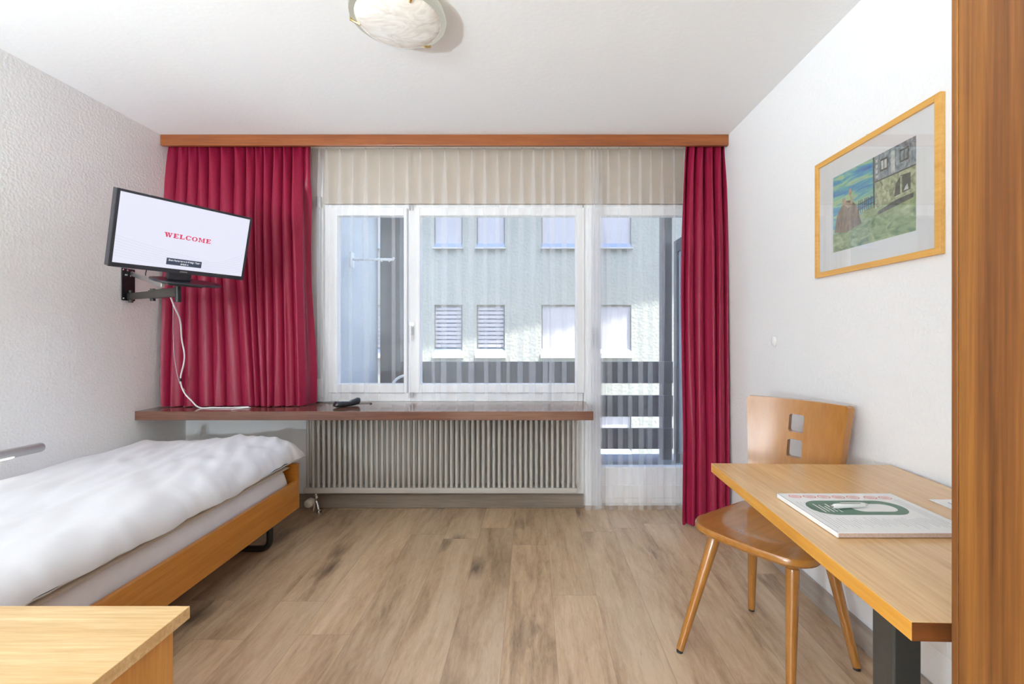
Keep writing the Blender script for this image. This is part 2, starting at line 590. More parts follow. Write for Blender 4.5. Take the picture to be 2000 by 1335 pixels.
def build(name, mb, mats, parent=None, loc=None, bevel=0.0, smooth=False, local=False, solid=0.0):
    """link the collected shape as ONE mesh object; vertices are in world space unless local"""
    me = bpy.data.meshes.new(name)
    if parent is not None:
        off = ROOT_LOC.get(parent.name, Vector((0, 0, 0)))
    else:
        off = Vector(loc) if loc is not None else sum(mb.v, Vector()) / len(mb.v)
        if loc is None:
            off.z = min(p.z for p in mb.v)
    if local:
        vs = [tuple(p) for p in mb.v]
    else:
        vs = [tuple(p - off) for p in mb.v]
    me.from_pydata(vs, [], mb.f)
    mats = mats if isinstance(mats, (list, tuple)) else [mats]
    for m in mats:
        me.materials.append(m)
    for p, i in zip(me.polygons, mb.mi):
        p.material_index = min(i, len(mats) - 1)
    bm = bmesh.new()
    bm.from_mesh(me)
    bmesh.ops.recalc_face_normals(bm, faces=bm.faces)
    bm.to_mesh(me)
    bm.free()
    if smooth:
        me.shade_smooth()
        if smooth is not True:
            me.set_sharp_from_angle(angle=math.radians(smooth))
    me.update()
    o = bpy.data.objects.new(name, me)
    COL.objects.link(o)
    if parent is not None:
        o.parent = parent
        ROOT_LOC[o.name] = off
    elif not local:
        o.location = off
        ROOT_LOC[o.name] = off
    if solid:
        s = o.modifiers.new('thickness', 'SOLIDIFY')
        s.thickness = solid
        s.offset = 0
    if bevel:
        bv = o.modifiers.new('rounding', 'BEVEL')
        bv.width = bevel
        bv.segments = 2
        bv.limit_method = 'ANGLE'
        bv.angle_limit = math.radians(40)
        bv.harden_normals = False
    return o


def thing(name, label, cat, loc=(0, 0, 0), group=None):
    o = bpy.data.objects.new(name, None)
    COL.objects.link(o)
    o.empty_display_size = 0.1
    o.location = loc
    o['label'] = label
    o['category'] = cat
    if group:
        o['group'] = group
    ROOT_LOC[o.name] = Vector(loc)
    return o


def tag(o, label, cat, group=None):
    o['label'] = label
    o['category'] = cat
    if group:
        o['group'] = group
    return o


def struct(name, mb, mat, parent=None, bevel=0.0, smooth=False, loc=None):
    o = build(name, mb, mat, parent, bevel=bevel, smooth=smooth, loc=loc)
    if parent is None:
        o['kind'] = 'structure'
    return o


def at(px, py, d):
    """a pixel of the 2000x1335 photograph at depth d -> metres"""
    return Vector(((px - 1040) * d / FPX, d, EYE - (py - 652) * d / FPX))


# ------------------------------------------------------------------ room shell
struct('floor', MB().box(XL - 0.2, XR + 0.2, YK - 0.2, 3.2, -0.12, 0.0), M['floor'], loc=(0, 0, 0))
struct('ceiling', MB().box(XL - 0.2, XR + 0.2, YK - 0.2, 3.35, ZC, ZC + 0.2), M['ceiling'])
struct('wall_left', MB().box(XL - 0.2, XL, YK - 0.2, 3.35, 0.0, ZC), M['wall'])
struct('wall_right', MB().box(XR, XR + 0.2, YK - 0.2, 3.35, 0.0, ZC), M['wall'])
struct('wall_rear', MB().box(XL, XR, YK - 0.2, YK, 0.0, ZC), M['wall'])
WX0, WX1 = -1.405, 0.343         # window opening
WZ0, WZ1 = 0.705, 2.035
DX0, DX1 = 0.343, 1.19           # door opening
wb_ = MB()
wb_.box(XL, WX0, YB, 3.25, 0.0, ZC)
wb_.box(WX0, WX1, YB, 3.25, 0.0, WZ0)
wb_.box(DX1, XR, YB, 3.25, 0.0, ZC)
wb_.box(WX0, DX1, 3.16, 3.25, WZ1, ZC)
struct('wall_window', wb_, M['wall_smooth'])
struct('trim_1', MB().box(WX0, DX1, YB + 0.005, 3.158, WZ1, ZC - 0.002), M['box'], bevel=0.002)
struct('baseboard_window', MB().box(XL + 0.002, WX1 - 0.002, YB - 0.014, YB - 0.001, 0.001, 0.093), M['base'], bevel=0.002)
struct('baseboard_right', MB().box(XR - 0.014, XR - 0.001, YK + 0.01, YB - 0.002, 0.001, 0.093), M['base_y'], bevel=0.002)
struct('baseboard_left', MB().box(XL + 0.001, XL + 0.014, YK + 0.01, YB - 0.016, 0.001, 0.093), M['base_y'], bevel=0.002)

# ------------------------------------------------------------------ window
def frame_ring(x0, x1, z0, z1, sl, sr, st, sb, y0, y1):
    m = MB()
    m.box(x0, x0 + sl, y0, y1, z0, z1)
    m.box(x1 - sr, x1, y0, y1, z0, z1)
    m.box(x0 + sl, x1 - sr, y0, y1, z1 - st, z1)
    m.box(x0 + sl, x1 - sr, y0, y1, z0, z0 + sb)
    return m


win = bpy.data.objects.new('window_1', None)
COL.objects.link(win)
win.location = ((WX0 + WX1) / 2, 3.1, WZ0)
win['kind'] = 'structure'
ROOT_LOC[win.name] = Vector(win.location)
e = 0.002
fr = frame_ring(WX0 + e, WX1 - e, WZ0 + e, WZ1 - e, 0.045, 0.035, 0.03, 0.055, 3.075, 3.15)
fr.box(-0.838, -0.762, 3.075, 3.15, WZ0 + 0.05, WZ1 - 0.03)
build('window_frame', fr, M['frame'], win, bevel=0.003)
GZ0, GZ1 = EYE - (748 - 652) * 3.1 / FPX, EYE + (652 - 424) * 3.1 / FPX


def sash(x0, x1, gx0, gx1, name):
    s = build(name, frame_ring(x0, x1, GZ0 - 0.06, GZ1 + 0.055, gx0 - x0, x1 - gx1, 0.055, 0.06, 3.055, 3.115), M['frame'], win, bevel=0.004)
    build('glass_pane', MB().box(gx0 - 0.006, gx1 + 0.006, 3.092, 3.098, GZ0 - 0.006, GZ1 + 0.006), M['glass'], s)
    return s


def X(px, d=3.1):
    return (px - 1040) * d / FPX


s1 = sash(X(646), X(798), X(664), X(792), 'casement')
s2 = sash(X(802), X(1140), X(823), X(1123), 'casement')
# espagnolette handle on the middle stile, hinges at the top and bottom
hm = MB().box(-0.822, -0.796, 3.046, 3.0549, 1.155, 1.235)
hm.tube([(-0.809, 3.046, 1.212), (-0.809, 3.02, 1.212)], 0.008)
hm.tube([(-0.809, 3.02, 1.218), (-0.809, 3.018, 1.165), (-0.809, 3.018, 1.115)], [0.009, 0.008, 0.006])
build('window_handle', hm, M['chrome'], win, smooth=40)
for hx, hz in ((-0.815, 2.005), (-0.815, 0.752)):
    hg = MB()
    hg.tube([(hx - 0.009, 3.048, hz - 0.018), (hx - 0.009, 3.048, hz + 0.018)], 0.006)
    hg.tube([(hx + 0.012, 3.048, hz - 0.018), (hx + 0.012, 3.048, hz + 0.018)], 0.006)
    build('hinge', hg, M['steel'], win, smooth=40)

# ------------------------------------------------------------------ balcony door
door = bpy.data.objects.new('door_1', None)
COL.objects.link(door)
door.location = ((DX0 + DX1) / 2, 3.1, 0)
door['kind'] = 'structure'
ROOT_LOC[door.name] = Vector(door.location)
dfm = frame_ring(DX0 + e, DX1 - e, 0.001, WZ1 - e, 0.05, 0.05, 0.03, 0.018, 3.075, 3.15)
build('door_frame', dfm, M['frame'], door, bevel=0.003)
dgx0, dgx1 = X(1171), 1.075
dgz0 = EYE - (908 - 652) * 3.1 / FPX
lf = frame_ring(DX0 + 0.03, DX1 - 0.03, 0.022, GZ1 + 0.055, dgx0 - DX0 - 0.03, DX1 - 0.03 - dgx1, 0.055, dgz0 - 0.022, 3.055, 3.115)
leaf = build('door_leaf', lf, M['frame'], door, bevel=0.004)
build('glass_pane', MB().box(dgx0 - 0.006, dgx1 + 0.006, 3.092, 3.098, dgz0 - 0.006, GZ1 + 0.006), M['glass'], leaf)
build('kick_panel', MB().box(dgx0, dgx1, 3.047, 3.0549, 0.06, 0.15), M['frame'], leaf, bevel=0.004)
hd = MB().box(X(1157, 3.05), X(1166, 3.05), 3.047, 3.0549, 1.07, 1.2)
hd.tube([(X(1161, 3.05), 3.047, 1.16), (X(1161, 3.05), 3.015, 1.16)], 0.008)
hd.tube([(X(1161, 3.05), 3.015, 1.165), (X(1161, 3.05), 3.013, 1.06)], [0.009, 0.007])
build('door_handle', hd, M['steel'], leaf, smooth=40)

# roller-shutter strap beside the window
st_ = thing('shutter_strap', 'grey roller shutter pull strap hanging beside the window, behind the voile', 'strap', (-1.425, 3.03, 0.72))
build('strap', MB().box(-1.437, -1.414, 3.036, 3.039, 0.86, 2.03), M['ink_grey'], st_)
build('guide', MB().box(-1.44, -1.41, 3.02, 3.0495, 2.0, 2.075), M['steel'], st_, bevel=0.004)
build('winder_box', MB().box(-1.448, -1.403, 3.027, 3.0495, 0.74, 0.86), M['whiteplastic'], st_, bevel=0.004)

# ------------------------------------------------------------------ curtain cornice
cor = thing('curtain_cornice', 'reddish brown wooden curtain cornice board under the ceiling above the window', 'curtain rail', (-0.55, 2.85, 2.33))
build('fascia', MB().box(XL + 0.003, XR - 0.003, 2.838, 2.862, 2.336, ZC - 0.001), M['cornice'], cor, bevel=0.002)
build('track', MB().box(XL + 0.003, XR - 0.003, 2.885, 2.915, 2.385, ZC - 0.001), M['whiteplastic'], cor)
build('track', MB().box(XL + 0.003, XR - 0.003, 2.985, 3.005, 2.385, ZC - 0.001), M['whiteplastic'], cor)


# ------------------------------------------------------------------ red curtains
def interp(tbl, t):
    for (a, va), (b, vb) in zip(tbl, tbl[1:]):
        if t <= b:
            return va + (vb - va) * max(0.0, (t - a) / (b - a))
    return tbl[-1][1]


def drape(name, ridges_top, ridges_bot, y0, y1, ztop, zbot, amp, dep, seed, label, extra=None, hook=0.012):
    """pleated cloth: ridge positions (metres) at the top and at the bottom, shaped into round folds"""
    rows = []
    nz_ = 56
    per = 14
    n = len(ridges_top)
    for k in range(nz_ + 1):
        t = k / nz_                      # 0 top, 1 bottom
        z = ztop + (zbot - ztop) * t
        tt = t ** 0.8
        row = []
        for i in range(n - 1):
            for s in range(per):
                u = s / per
                xa = ridges_top[i] * (1 - tt) + ridges_bot[i] * tt
                xb = ridges_top[i + 1] * (1 - tt) + ridges_bot[i + 1] * tt
                x = xa + (xb - xa) * u
                rnd = noise.noise(Vector((i * 3.1 + u, seed, t * 1.6)))
                pitch = xb - xa
                a = min(amp, 1.5 * pitch) * (0.8 + 0.5 * noise.noise(Vector((i * 1.7, seed + 5, t * 1.1))))
                a *= 0.45 + 0.55 * min(1, t * 3.5)
                wob = math.cos(2 * PI * u)
                # round ridges, tight valleys, folds leaning over their valleys
                dd = a * (abs((1 + wob) / 2) ** 0.55 * 2 - 1)
                x += (xb - xa) * 0.27 * math.sin(2 * PI * u) * min(1, t * 4)
                x += 0.010 * noise.noise(Vector((i * 0.7, seed + 9, t * 2.3))) * t
                # gathered heading: smaller creases near the tape
                dd += hook * math.exp(-t * 14) * math.cos(2 * PI * 2.0 * (i + u) + seed)
                y = y0 + (y1 - y0) * t - dd + rnd * 0.008 * t
                if extra:
                    x, y = extra(x, y, t, (i + u) / (n - 1))
                row.append((x, y, z + (0.004 * noise.noise(Vector((i + u, seed, 3))) if k == nz_ else 0)))
        row.append((ridges_top[-1] * (1 - tt) + ridges_bot[-1] * tt, y0 + (y1 - y0) * t, z))
        if extra:
            x, y = extra(row[-1][0], row[-1][1], t, 1.0)
            row[-1] = (x, y, z)
        rows.append(row)
    m = MB().grid(rows)
    o = build(name, m, M['satin'], smooth=True, loc=((ridges_bot[0] + ridges_bot[-1]) / 2, y1, zbot))
    sub = o.modifiers.new('soft', 'SUBSURF')
    sub.levels = 1
    sub.render_levels = 1
    return tag(o, label, 'curtain')


dT, dB = 2.915, 2.865
lt = [(p - 1040) * dT / FPX for p in (327, 360, 377, 395, 417, 440, 467, 489, 505, 521, 543, 559, 579, 607)]
lb = [(p - 1040) * dB / FPX for p in (334, 354, 378, 412, 438, 459, 494, 507, 520, 531, 549, 572, 590, 603)]


def left_hem(x, y, t, s):
    # the free edge turns back towards the window and swells at the bottom
    if s > 12 / 13:
        k = (s - 12 / 13) * 13
        q = min(1.0, t * 5)
        back = 2.915 + (2.955 - 2.915) * k * q - 0.085 * (1 - k) * q * (0.6 + 0.4 * t)
        y = y * (1 - q) + back * q
        x += 0.012 * k * math.sin(PI * max(0, min(1, (t - 0.55) / 0.6))) - 0.022 * k * math.sin(PI * min(1, t * 1.15))
    return x, y


drape('curtain', lt, lb, dT, dB, 2.375, 0.714, 0.074, 0, 1.3,
      'crimson satin curtain with its hem on the brown shelf, behind the television', left_hem)
rt = [(p - 1040) * dT / FPX for p in (1337, 1352, 1368, 1386, 1402, 1419)]
rb = [(p - 1040) * 2.80 / FPX for p in (1328, 1347, 1366, 1389, 1405, 1424)]


def right_hem(x, y, t, s):
    x -= 0.03 * (1 - s) * math.sin(PI * min(1, t * 1.25)) * (1 - 0.6 * t)
    return x, y


drape('curtain', rt, rb, dT, 2.80, 2.375, 0.006, 0.074, 0, 4.7,
      'floor-length crimson satin curtain beside the balcony door and the white wall', right_hem)


# ------------------------------------------------------------------ voile
def voile(name, pleats, x_end0, x_end1, y, ztop, zbot, seed, label, dens=1.0):
    """cloth laid in folds: flat between the pleats, a Z-fold at every pleat that opens out downwards"""
    rows = []
    nz_ = 26
    rnd = random.Random(seed)
    wmax = [rnd.uniform(0.009, 0.021) * dens for _ in pleats]
    lean = [rnd.uniform(-0.014, 0.014) for _ in pleats]
    side = [rnd.choice((-1, 1)) for _ in pleats]
    for k in range(nz_ + 1):
        t = k / nz_
        z = ztop + (zbot - ztop) * t
        row = [(x_end0, y, z)]
        for i, px in enumerate(pleats):
            w = 0.0035 + (wmax[i] - 0.0035) * min(1, (t / 0.28)) ** 0.8
            w *= 1 + 0.25 * noise.noise(Vector((i * 2.2, seed, t * 2.0)))
            c = px + lean[i] * t + 0.008 * noise.noise(Vector((i * 1.3, seed + 3, t * 1.8))) * t
            g = 0.010 + 0.012 * min(1, t * 2)
            for (a, b) in ((-1.2, -0.15), (0.0, -0.1), (0.7, -0.05), (0.95, -0.12), (1.0, -0.3), (0.9, -0.46), (0.0, -0.62),
                           (-0.9, -0.78), (-1.0, -0.94), (-0.95, -1.08), (-0.7, -1.15), (0.0, -1.1), (1.2, -0.85), (2.4, -0.4)):
                row.append((c + a * w, y + (b * g if side[i] > 0 else (-1.15 - b) * g), z))
        row.append((x_end1, y, z))
        rows.append(row)
    # hem wave
    rows[-1] = [(a, b, c + 0.006 * math.sin(i * 0.55 + seed)) for i, (a, b, c) in enumerate(rows[-1])]
    m = MB().grid(rows)
    o = build(name, m, M['voile'], smooth=True, loc=((x_end0 + x_end1) / 2, y, zbot))
    return tag(o, label, 'sheer curtain')


dV = 3.0
wp = [580 + q / 2.225 for q in (98, 130, 188, 243, 300, 360, 420, 478, 535, 588, 643, 702, 760, 815, 870, 925, 977, 1027, 1072, 1110, 1160, 1212)]
voile('sheer_curtain', [(p - 1040) * dV / FPX for p in wp], (609 - 1040) * dV / FPX, (1138 - 1040) * dV / FPX, 3.0, 2.384, 0.722, 3,
      'white see-through voile across the window, ending just above the brown shelf')
dp = [1152, 1159, 1166, 1174, 1187, 1208, 1228, 1249, 1270, 1292, 1315, 1335]
voile('sheer_curtain', [(p - 1040) * dV / FPX for p in dp], (1141 - 1040) * dV / FPX, (1350 - 1040) * dV / FPX, 2.992, 2.384, 0.012, 11,
      'white see-through voile reaching the floor in front of the balcony door', 1.15)

# ------------------------------------------------------------------ window shelf
sh = MB().box(XL + 0.002, 0.356, 2.655, YB + 0.003, 0.657, 0.709)
sh_o = tag(build('wall_shelf', sh, M['shelf'], bevel=0.002, loc=(0, 2.85, 0.657)),
           'long glossy brown wooden shelf below the window, above the radiator', 'shelf')

# ------------------------------------------------------------------ radiator
rad = thing('radiator', 'greige tubular column radiator on the wall under the brown shelf', 'radiator', (-0.59, 2.95, 0.1))
RX0, RX1 = (598 - 1040) * 2.945 / FPX, (1124 - 1040) * 2.945 / FPX
build('header', MB().box(RX0 - 0.01, RX1 + 0.012, 2.925, 3.03, 0.135, 0.170), M['radiator'], rad, bevel=0.005)
build('header', MB().box(RX0 - 0.01, RX1 + 0.012, 2.925, 3.03, 0.605, 0.640), M['radiator'], rad, bevel=0.005)
tube0 = None
nt_ = 51
for i in range(nt_):
    tx = RX0 + 0.012 + (RX1 - RX0 - 0.024) * i / (nt_ - 1)
    if tube0 is None:
        mb = MB()
        for yy in (2.944, 3.008):
            mb.tube([(tx, yy, 0.169), (tx, yy, 0.606)], 0.0105, 10, False)
        tube0 = build('tube', mb, M['radiator'], rad, smooth=True)
        tx0 = tx
    else:
        c = tube0.copy()
        COL.objects.link(c)
        c.parent = rad
        c.location = (tx - tx0, 0, 0)
vx, vy = -1.405, 2.955
vm = MB().lathe([(0.012, 0.0), (0.024, 0.004), (0.027, 0.02), (0.026, 0.045), (0.02, 0.052)], (vx - 0.012, vy - 0.035, 0.088), 20,
                Matrix.Rotation(PI / 2, 4, 'X'))
pm = MB().tube([(vx, vy, 0.137), (vx, vy, 0.062)], 0.009)
pm.tube([(vx, vy, 0.115), (vx, vy, 0.1)], 0.016)
pm.tube([(vx - 0.012, vy - 0.035, 0.088), (vx, vy, 0.088)], 0.011)
pm.tube([(vx, vy, 0.08), (vx + 0.012, vy - 0.005, 0.055), (vx + 0.024, vy - 0.008, 0.001)], 0.0085)
pm.tube([(vx, vy, 0.08), (vx - 0.014, vy, 0.05), (vx - 0.018, vy, 0.001)], 0.008)
pm.tube([(vx + 0.024, vy - 0.008, 0.03), (vx + 0.024, vy - 0.008, 0.02)], 0.014)
pm.tube([(vx + 0.024, vy - 0.008, 0.012), (vx + 0.024, vy - 0.008, 0.001)], 0.016)
build('valve_pipe', pm, M['chrome'], rad, smooth=40)
build('thermostat_knob', vm, M['cream'], rad, smooth=50)

# ------------------------------------------------------------------ television on its wall bracket
TC = Vector((-1.68178908, 2.22159431, 1.62551393))
TA = Vector((0.46117489, 0.88730241, -0.00348614))
TB = Vector((0.22388304, -0.11255952, 0.96809439))
TN = Vector((0.85860008, -0.44724131, -0.25056159))
TM = Matrix(((TA.x, TB.x, TN.x, TC.x), (TA.y, TB.y, TN.y, TC.y), (TA.z, TB.z, TN.z, TC.z), (0, 0, 0, 1)))
tv = thing('television', 'small flat television showing WELCOME, on a swivel bracket in front of the curtain', 'television')
tv.matrix_world = TM
ROOT_LOC[tv.name] = Vector((0, 0, 0))


def tvp(name, mb, mat, parent=None, **kw):
    return build(name, mb, mat, parent or tv, local=True, **kw)


SW, SH = 0.2755, 0.155
hs = MB().box(-SW - 0.013, SW + 0.011, -SH - 0.020, SH + 0.011, -0.036, -0.0005)
hs.box(-SW * 0.75, SW * 0.75, -SH - 0.005, SH * 0.7, -0.055, -0.034)
tvp('housing', hs, M['bezel'], bevel=0.003)
bz = MB()
bz.box(-SW - 0.013, -SW, -SH - 0.020, SH + 0.011, -0.0005, 0.003)
bz.box(SW, SW + 0.011, -SH - 0.020, SH + 0.011, -0.0005, 0.003)
bz.box(-SW, SW, SH, SH + 0.011, -0.0005, 0.003)
bz.box(-SW, SW, -SH - 0.020, -SH, -0.0005, 0.003)
tvp('bezel', bz, M['bezel'], bevel=0.001)
scr = tvp('screen', MB().box(-SW, SW, -SH, SH, -0.0005, 0.0008), M['screen'])
# decorative curves on the picture
ln = MB()


def ribbon(mb, pts, w, z):
    vs = []
    for i, (x, y) in enumerate(pts):
        a = Vector((*pts[max(i - 1, 0)], 0))
        b = Vector((*pts[min(i + 1, len(pts) - 1)], 0))
        d = (b - a).normalized()
        n = Vector((-d.y, d.x, 0)) * w
        vs.append((Vector((x, y, z)) + n, Vector((x, y, z)) - n))
    mb.grid([[p[0] for p in vs], [p[1] for p in vs]])


for k in range(8):
    o_ = k * 0.0125
    pts = []
    for i in range(13):
        t = i / 12
        x = -SW + 0.002 + t * (0.40 - 0.025 * k)
        y = -0.036 - o_ - 0.085 * t * (1 - 0.09 * k) + 0.02 * t * t
        if y > -SH + 0.002:
            pts.append((x, y))
    if len(pts) > 2:
        ribbon(ln, pts, 0.0004, 0.0012)
for k in range(7):
    pts = []
    for i in range(13):
        t = i / 12
        x = 0.03 + 0.012 * k + t * (SW - 0.032 - 0.012 * k)
        y = -0.112 - 0.006 * k + 0.078 * t ** 2.2 * (1 - 0.12 * k)
        if y > -SH + 0.002:
            pts.append((x, y))
    if len(pts) > 2:
        ribbon(ln, pts, 0.0004, 0.0012)
tvp('curve_graphic', ln, M['scr_line'], scr)


# slab letters, drawn stroke by stroke on a 1-high grid
def slab(ch):
    s = []
    st, sf, th = 0.28, 0.12, 0.16

    def R(x0, x1, y0, y1):
        s.append([(x0, y0), (x1, y0), (x1, y1), (x0, y1)])

    def Q(*p):
        s.append(list(p))
    w = 0.86
    if ch == 'E':
        R(0.1, 0.1 + st, 0, 1); R(0, w, 0, th); R(0, w, 1 - th, 1); R(0.1, 0.6, 0.44, 0.57)
        R(w - 0.1, w, 0, 0.32); R(w - 0.1, w, 0.68, 1); R(0.52, 0.62, 0.33, 0.67)
    elif ch == 'L':
        R(0.1, 0.1 + st, 0, 1); R(0, w, 0, th); R(0, 0.46, 1 - th, 1); R(w - 0.11, w, 0, 0.4)
    elif ch == 'W':
        w = 1.3
        Q((0.08, 1), (0.36, 1), (0.53, 0), (0.33, 0)); Q((0.53, 1 - th), (0.63, 1), (0.53, 0), (0.40, 0))
        Q((0.56, 1), (0.80, 1), (0.99, 0), (0.79, 0)); Q((0.86, 0), (0.99, 0), (1.23, 1), (1.10, 1))
        R(0, 0.46, 1 - th, 1); R(0.48, 0.86, 1 - th, 1); R(0.98, 1.3, 1 - th, 1)
    elif ch == 'M':
        w = 1.2
        R(0.1, 0.25, 0, 1); R(0.84, 1.08, 0, 1); R(0, 0.36, 0, th); R(0.72, 1.2, 0, th); R(0, 0.3, 1 - th, 1); R(0.9, 1.2, 1 - th, 1)
        Q((0.16, 1), (0.40, 1), (0.68, 0.12), (0.54, 0.12)); Q((0.54, 0.12), (0.64, 0.12), (0.96, 1), (0.84, 1))
    elif ch in 'CO':
        w = 0.98 if ch == 'O' else 0.92
        a0, a1 = (0, 360) if ch == 'O' else (38, 322)
        n = 26
        cx = w / 2
        for i in range(n):
            p = math.radians(a0 + (a1 - a0) * i / n)
            q = math.radians(a0 + (a1 - a0) * (i + 1) / n)
            ro, ri = (w / 2, 0.51), (w / 2 - 0.25, 0.38)
            Q((cx + ri[0] * math.cos(p), 0.5 + ri[1] * math.sin(p)), (cx + ro[0] * math.cos(p), 0.5 + ro[1] * math.sin(p)),
              (cx + ro[0] * math.cos(q), 0.5 + ro[1] * math.sin(q)), (cx + ri[0] * math.cos(q), 0.5 + ri[1] * math.sin(q)))
        if ch == 'C':
            R(0.80, 0.92, 0.62, 1.0); R(0.82, 0.92, 0.12, 0.3)
    return s, w


def letters(mb, word, x0, x1, y0, h, z):
    tot = sum(slab(c)[1] for c in word) + 0.16 * (len(word) - 1)
    k = (x1 - x0) / tot
    x = x0
    for c in word:
        s, w = slab(c)
        for q in s:
            b = len(mb.v)
            mb.v += [Vector((x + p[0] * k, y0 + p[1] * h, z)) for p in q]
            mb.face(range(b, b + len(q)))
        x += (w + 0.16) * k


wl = MB()
letters(wl, 'WELCOME', -0.098, 0.101, -0.008, 0.0215, 0.0016)
tvp('welcome_lettering', wl, M['scr_red'], scr)
cb = tvp('caption_box', MB().box(-0.076, 0.0745, -0.137, -0.105, 0.0008, 0.0014), M['scr_navy'], scr)


def text_mesh(txt, size, bold=0.0):
    c = bpy.data.curves.new('txt', 'FONT')
    c.body = txt
    c.size = size
    c.align_x = 'CENTER'
    c.offset = bold
    o = bpy.data.objects.new('txt', c)
    COL.objects.link(o)
    dg = bpy.context.evaluated_depsgraph_get()
    me = bpy.data.meshes.new_from_object(o.evaluated_get(dg))
    bpy.data.objects.remove(o)
    return me


def text_into(mb, txt, size, mtx, bold=0.0, fit=None):
    me = text_mesh(txt, size, bold)
    b = len(mb.v)
    vs = [v.co.copy() for v in me.vertices]
    k = 1.0
    if fit and vs:
        k = fit / (max(v.x for v in vs) - min(v.x for v in vs))
    for v in vs:
        mb.v.append(mtx @ Vector((v.x * k, v.y, 0)))
    for p in me.polygons:
        mb.face([b + i for i in p.vertices])


cm = MB()
text_into(cm, 'Zum Fortsetzen beliebige Taste', 0.0115, Matrix.Translation((0, -0.1185, 0.0018)), 0.0003, 0.138)
text_into(cm, 'drücken', 0.0115, Matrix.Translation((0, -0.132, 0.0018)), 0.0003, 0.034)
tvp('caption_lettering', cm, M['scr_white'], scr)
lg = MB()
text_into(lg, 'SAMSUNG', 0.008, Matrix.Translation((0, -0.168, 0.0034)), 0.0002, 0.032)
tvp('maker_lettering', lg, M['steel'])
tvp('stand_neck', MB().box(-0.05, 0.05, -0.214, -SH - 0.01, -0.05, -0.02), M['bezel'], bevel=0.006)
foot = []
for i in range(40):
    a = 2 * PI * i / 40
    ca, sa = math.cos(a), math.sin(a)
    r = (abs(ca) ** 2.6 + abs(sa) ** 2.6) ** (-1 / 2.6)
    foot.append((0.035 + 0.15 * ca * r, -0.03 + 0.09 * sa * r))
fm = MB()
fm.prism([(p, q) for p, q in foot], 0.010, 'y', -0.224)
tvp('stand_foot', fm, M['bezel'], bevel=0.003)


br = thing('tv_wall_bracket', 'black swivel television bracket screwed to the white wall', 'bracket', (XL, 2.61, 1.35))
build('wall_plate', MB().box(XL + 0.001, XL + 0.006, 2.568, 2.655, 1.351, 1.535), M['blackmetal'], br, bevel=0.003)
for yy, zz in ((2.58, 1.525), (2.606, 1.524), (2.637, 1.52), (2.596, 1.497), (2.628, 1.495), (2.582, 1.363), (2.64, 1.363)):
    build('screw', MB().lathe([(0.0065, 0), (0.0055, 0.003)], (XL + 0.006, yy, zz), 12, Matrix.Rotation(PI / 2, 4, 'Y')), M['chrome'], br, smooth=40)
footc = TM @ Vector((0, -0.226, -0.03))
piv = Vector((footc.x, footc.y, footc.z - 0.035))
a0 = Vector((XL + 0.01, 2.61, 1.375))
a1 = piv + Vector((-0.01, 0.01, -0.01))
dirv = (a1 - a0).normalized()
mid = a0 + (a1 - a0) * 0.52


def bar(mb, p, q, w, h):
    p, q = Vector(p), Vector(q)
    d = (q - p)
    L_ = d.length
    rot = d.to_track_quat('X', 'Z').to_matrix().to_4x4()
    mb.box(0, L_, -w / 2, w / 2, -h / 2, h / 2, Matrix.Translation(p) @ rot)
    return mb


build('arm', bar(MB(), a0, mid + dirv * 0.03, 0.022, 0.036), M['dkmetal'], br, bevel=0.003)
build('arm', bar(MB(), mid - dirv * 0.02, a1, 0.03, 0.044), M['dkmetal'], br, bevel=0.003)
for p_, q_, r_ in ((mid + Vector((0, 0, -0.035)), mid + Vector((0, 0, 0.03)), 0.012),
                   (a0 + Vector((0.01, 0, -0.035)), a0 + Vector((0.01, 0, 0.035)), 0.011),
                   (a1 + Vector((0, 0, -0.05)), footc + Vector((-0.01, 0.01, -0.012)), 0.014)):
    build('joint', MB().tube([p_, q_], r_), M['blackmetal'], br, smooth=40)
tray = MB().box(-0.075, 0.075, -0.232, -0.2255, -0.10, 0.04)
tray.xform(TM)
build('tray', tray, M['dkmetal'], br, bevel=0.002)
build('brace', bar(MB(), (XL + 0.008, 2.632, 1.508), TM @ Vector((-0.05, -0.250, -0.06)), 0.016, 0.024), M['steel'], br, bevel=0.003)

# cables
def smooth_path(pts, n=8):
    pts = [Vector(p) for p in pts]
    out = []
    for i in range(len(pts) - 1):
        p0 = pts[max(i - 1, 0)]
        p1, p2 = pts[i], pts[i + 1]
        p3 = pts[min(i + 2, len(pts) - 1)]
        for k in range(n):
            t = k / n
            out.append(0.5 * ((2 * p1) + (-p0 + p2) * t + (2 * p0 - 5 * p1 + 4 * p2 - p3) * t * t + (-p0 + 3 * p1 - 3 * p2 + p3) * t ** 3))
    out.append(pts[-1])
    return out


cab = thing('television_cable', 'white cable hanging from the television bracket down onto the shelf', 'cable', (-1.9, 2.78, 0.71))
cp = [(330, 572, 2.36), (340, 597, 2.45), (352, 626, 2.56), (355, 661, 2.66), (360, 690, 2.70), (359, 709, 2.72), (353, 735, 2.74),
      (354, 752, 2.75), (361, 768, 2.76), (373, 781, 2.765)]
pts = [at(*q) for q in cp] + [Vector(((389 - 1040) * 2.765 / FPX, 2.765, 0.7145)), Vector(((417 - 1040) * 2.765 / FPX, 2.762, 0.7135)),
                              Vector(((455 - 1040) * 2.765 / FPX, 2.765, 0.7135)), Vector(((487 - 1040) * 2.78 / FPX, 2.775, 0.7165))]
build('cord', MB().tube(smooth_path(pts), 0.0042, 8), M['whiteplastic'], cab, smooth=True)
build('cord_end', MB().tube(smooth_path([pts[-2] + Vector((0, -0.003, 0)), pts[-2] + Vector((0.06, -0.01, 0)), pts[-1] + Vector((0.015, -0.012, -0.003))]), 0.003, 8), M['whiteplastic'], cab, smooth=True)
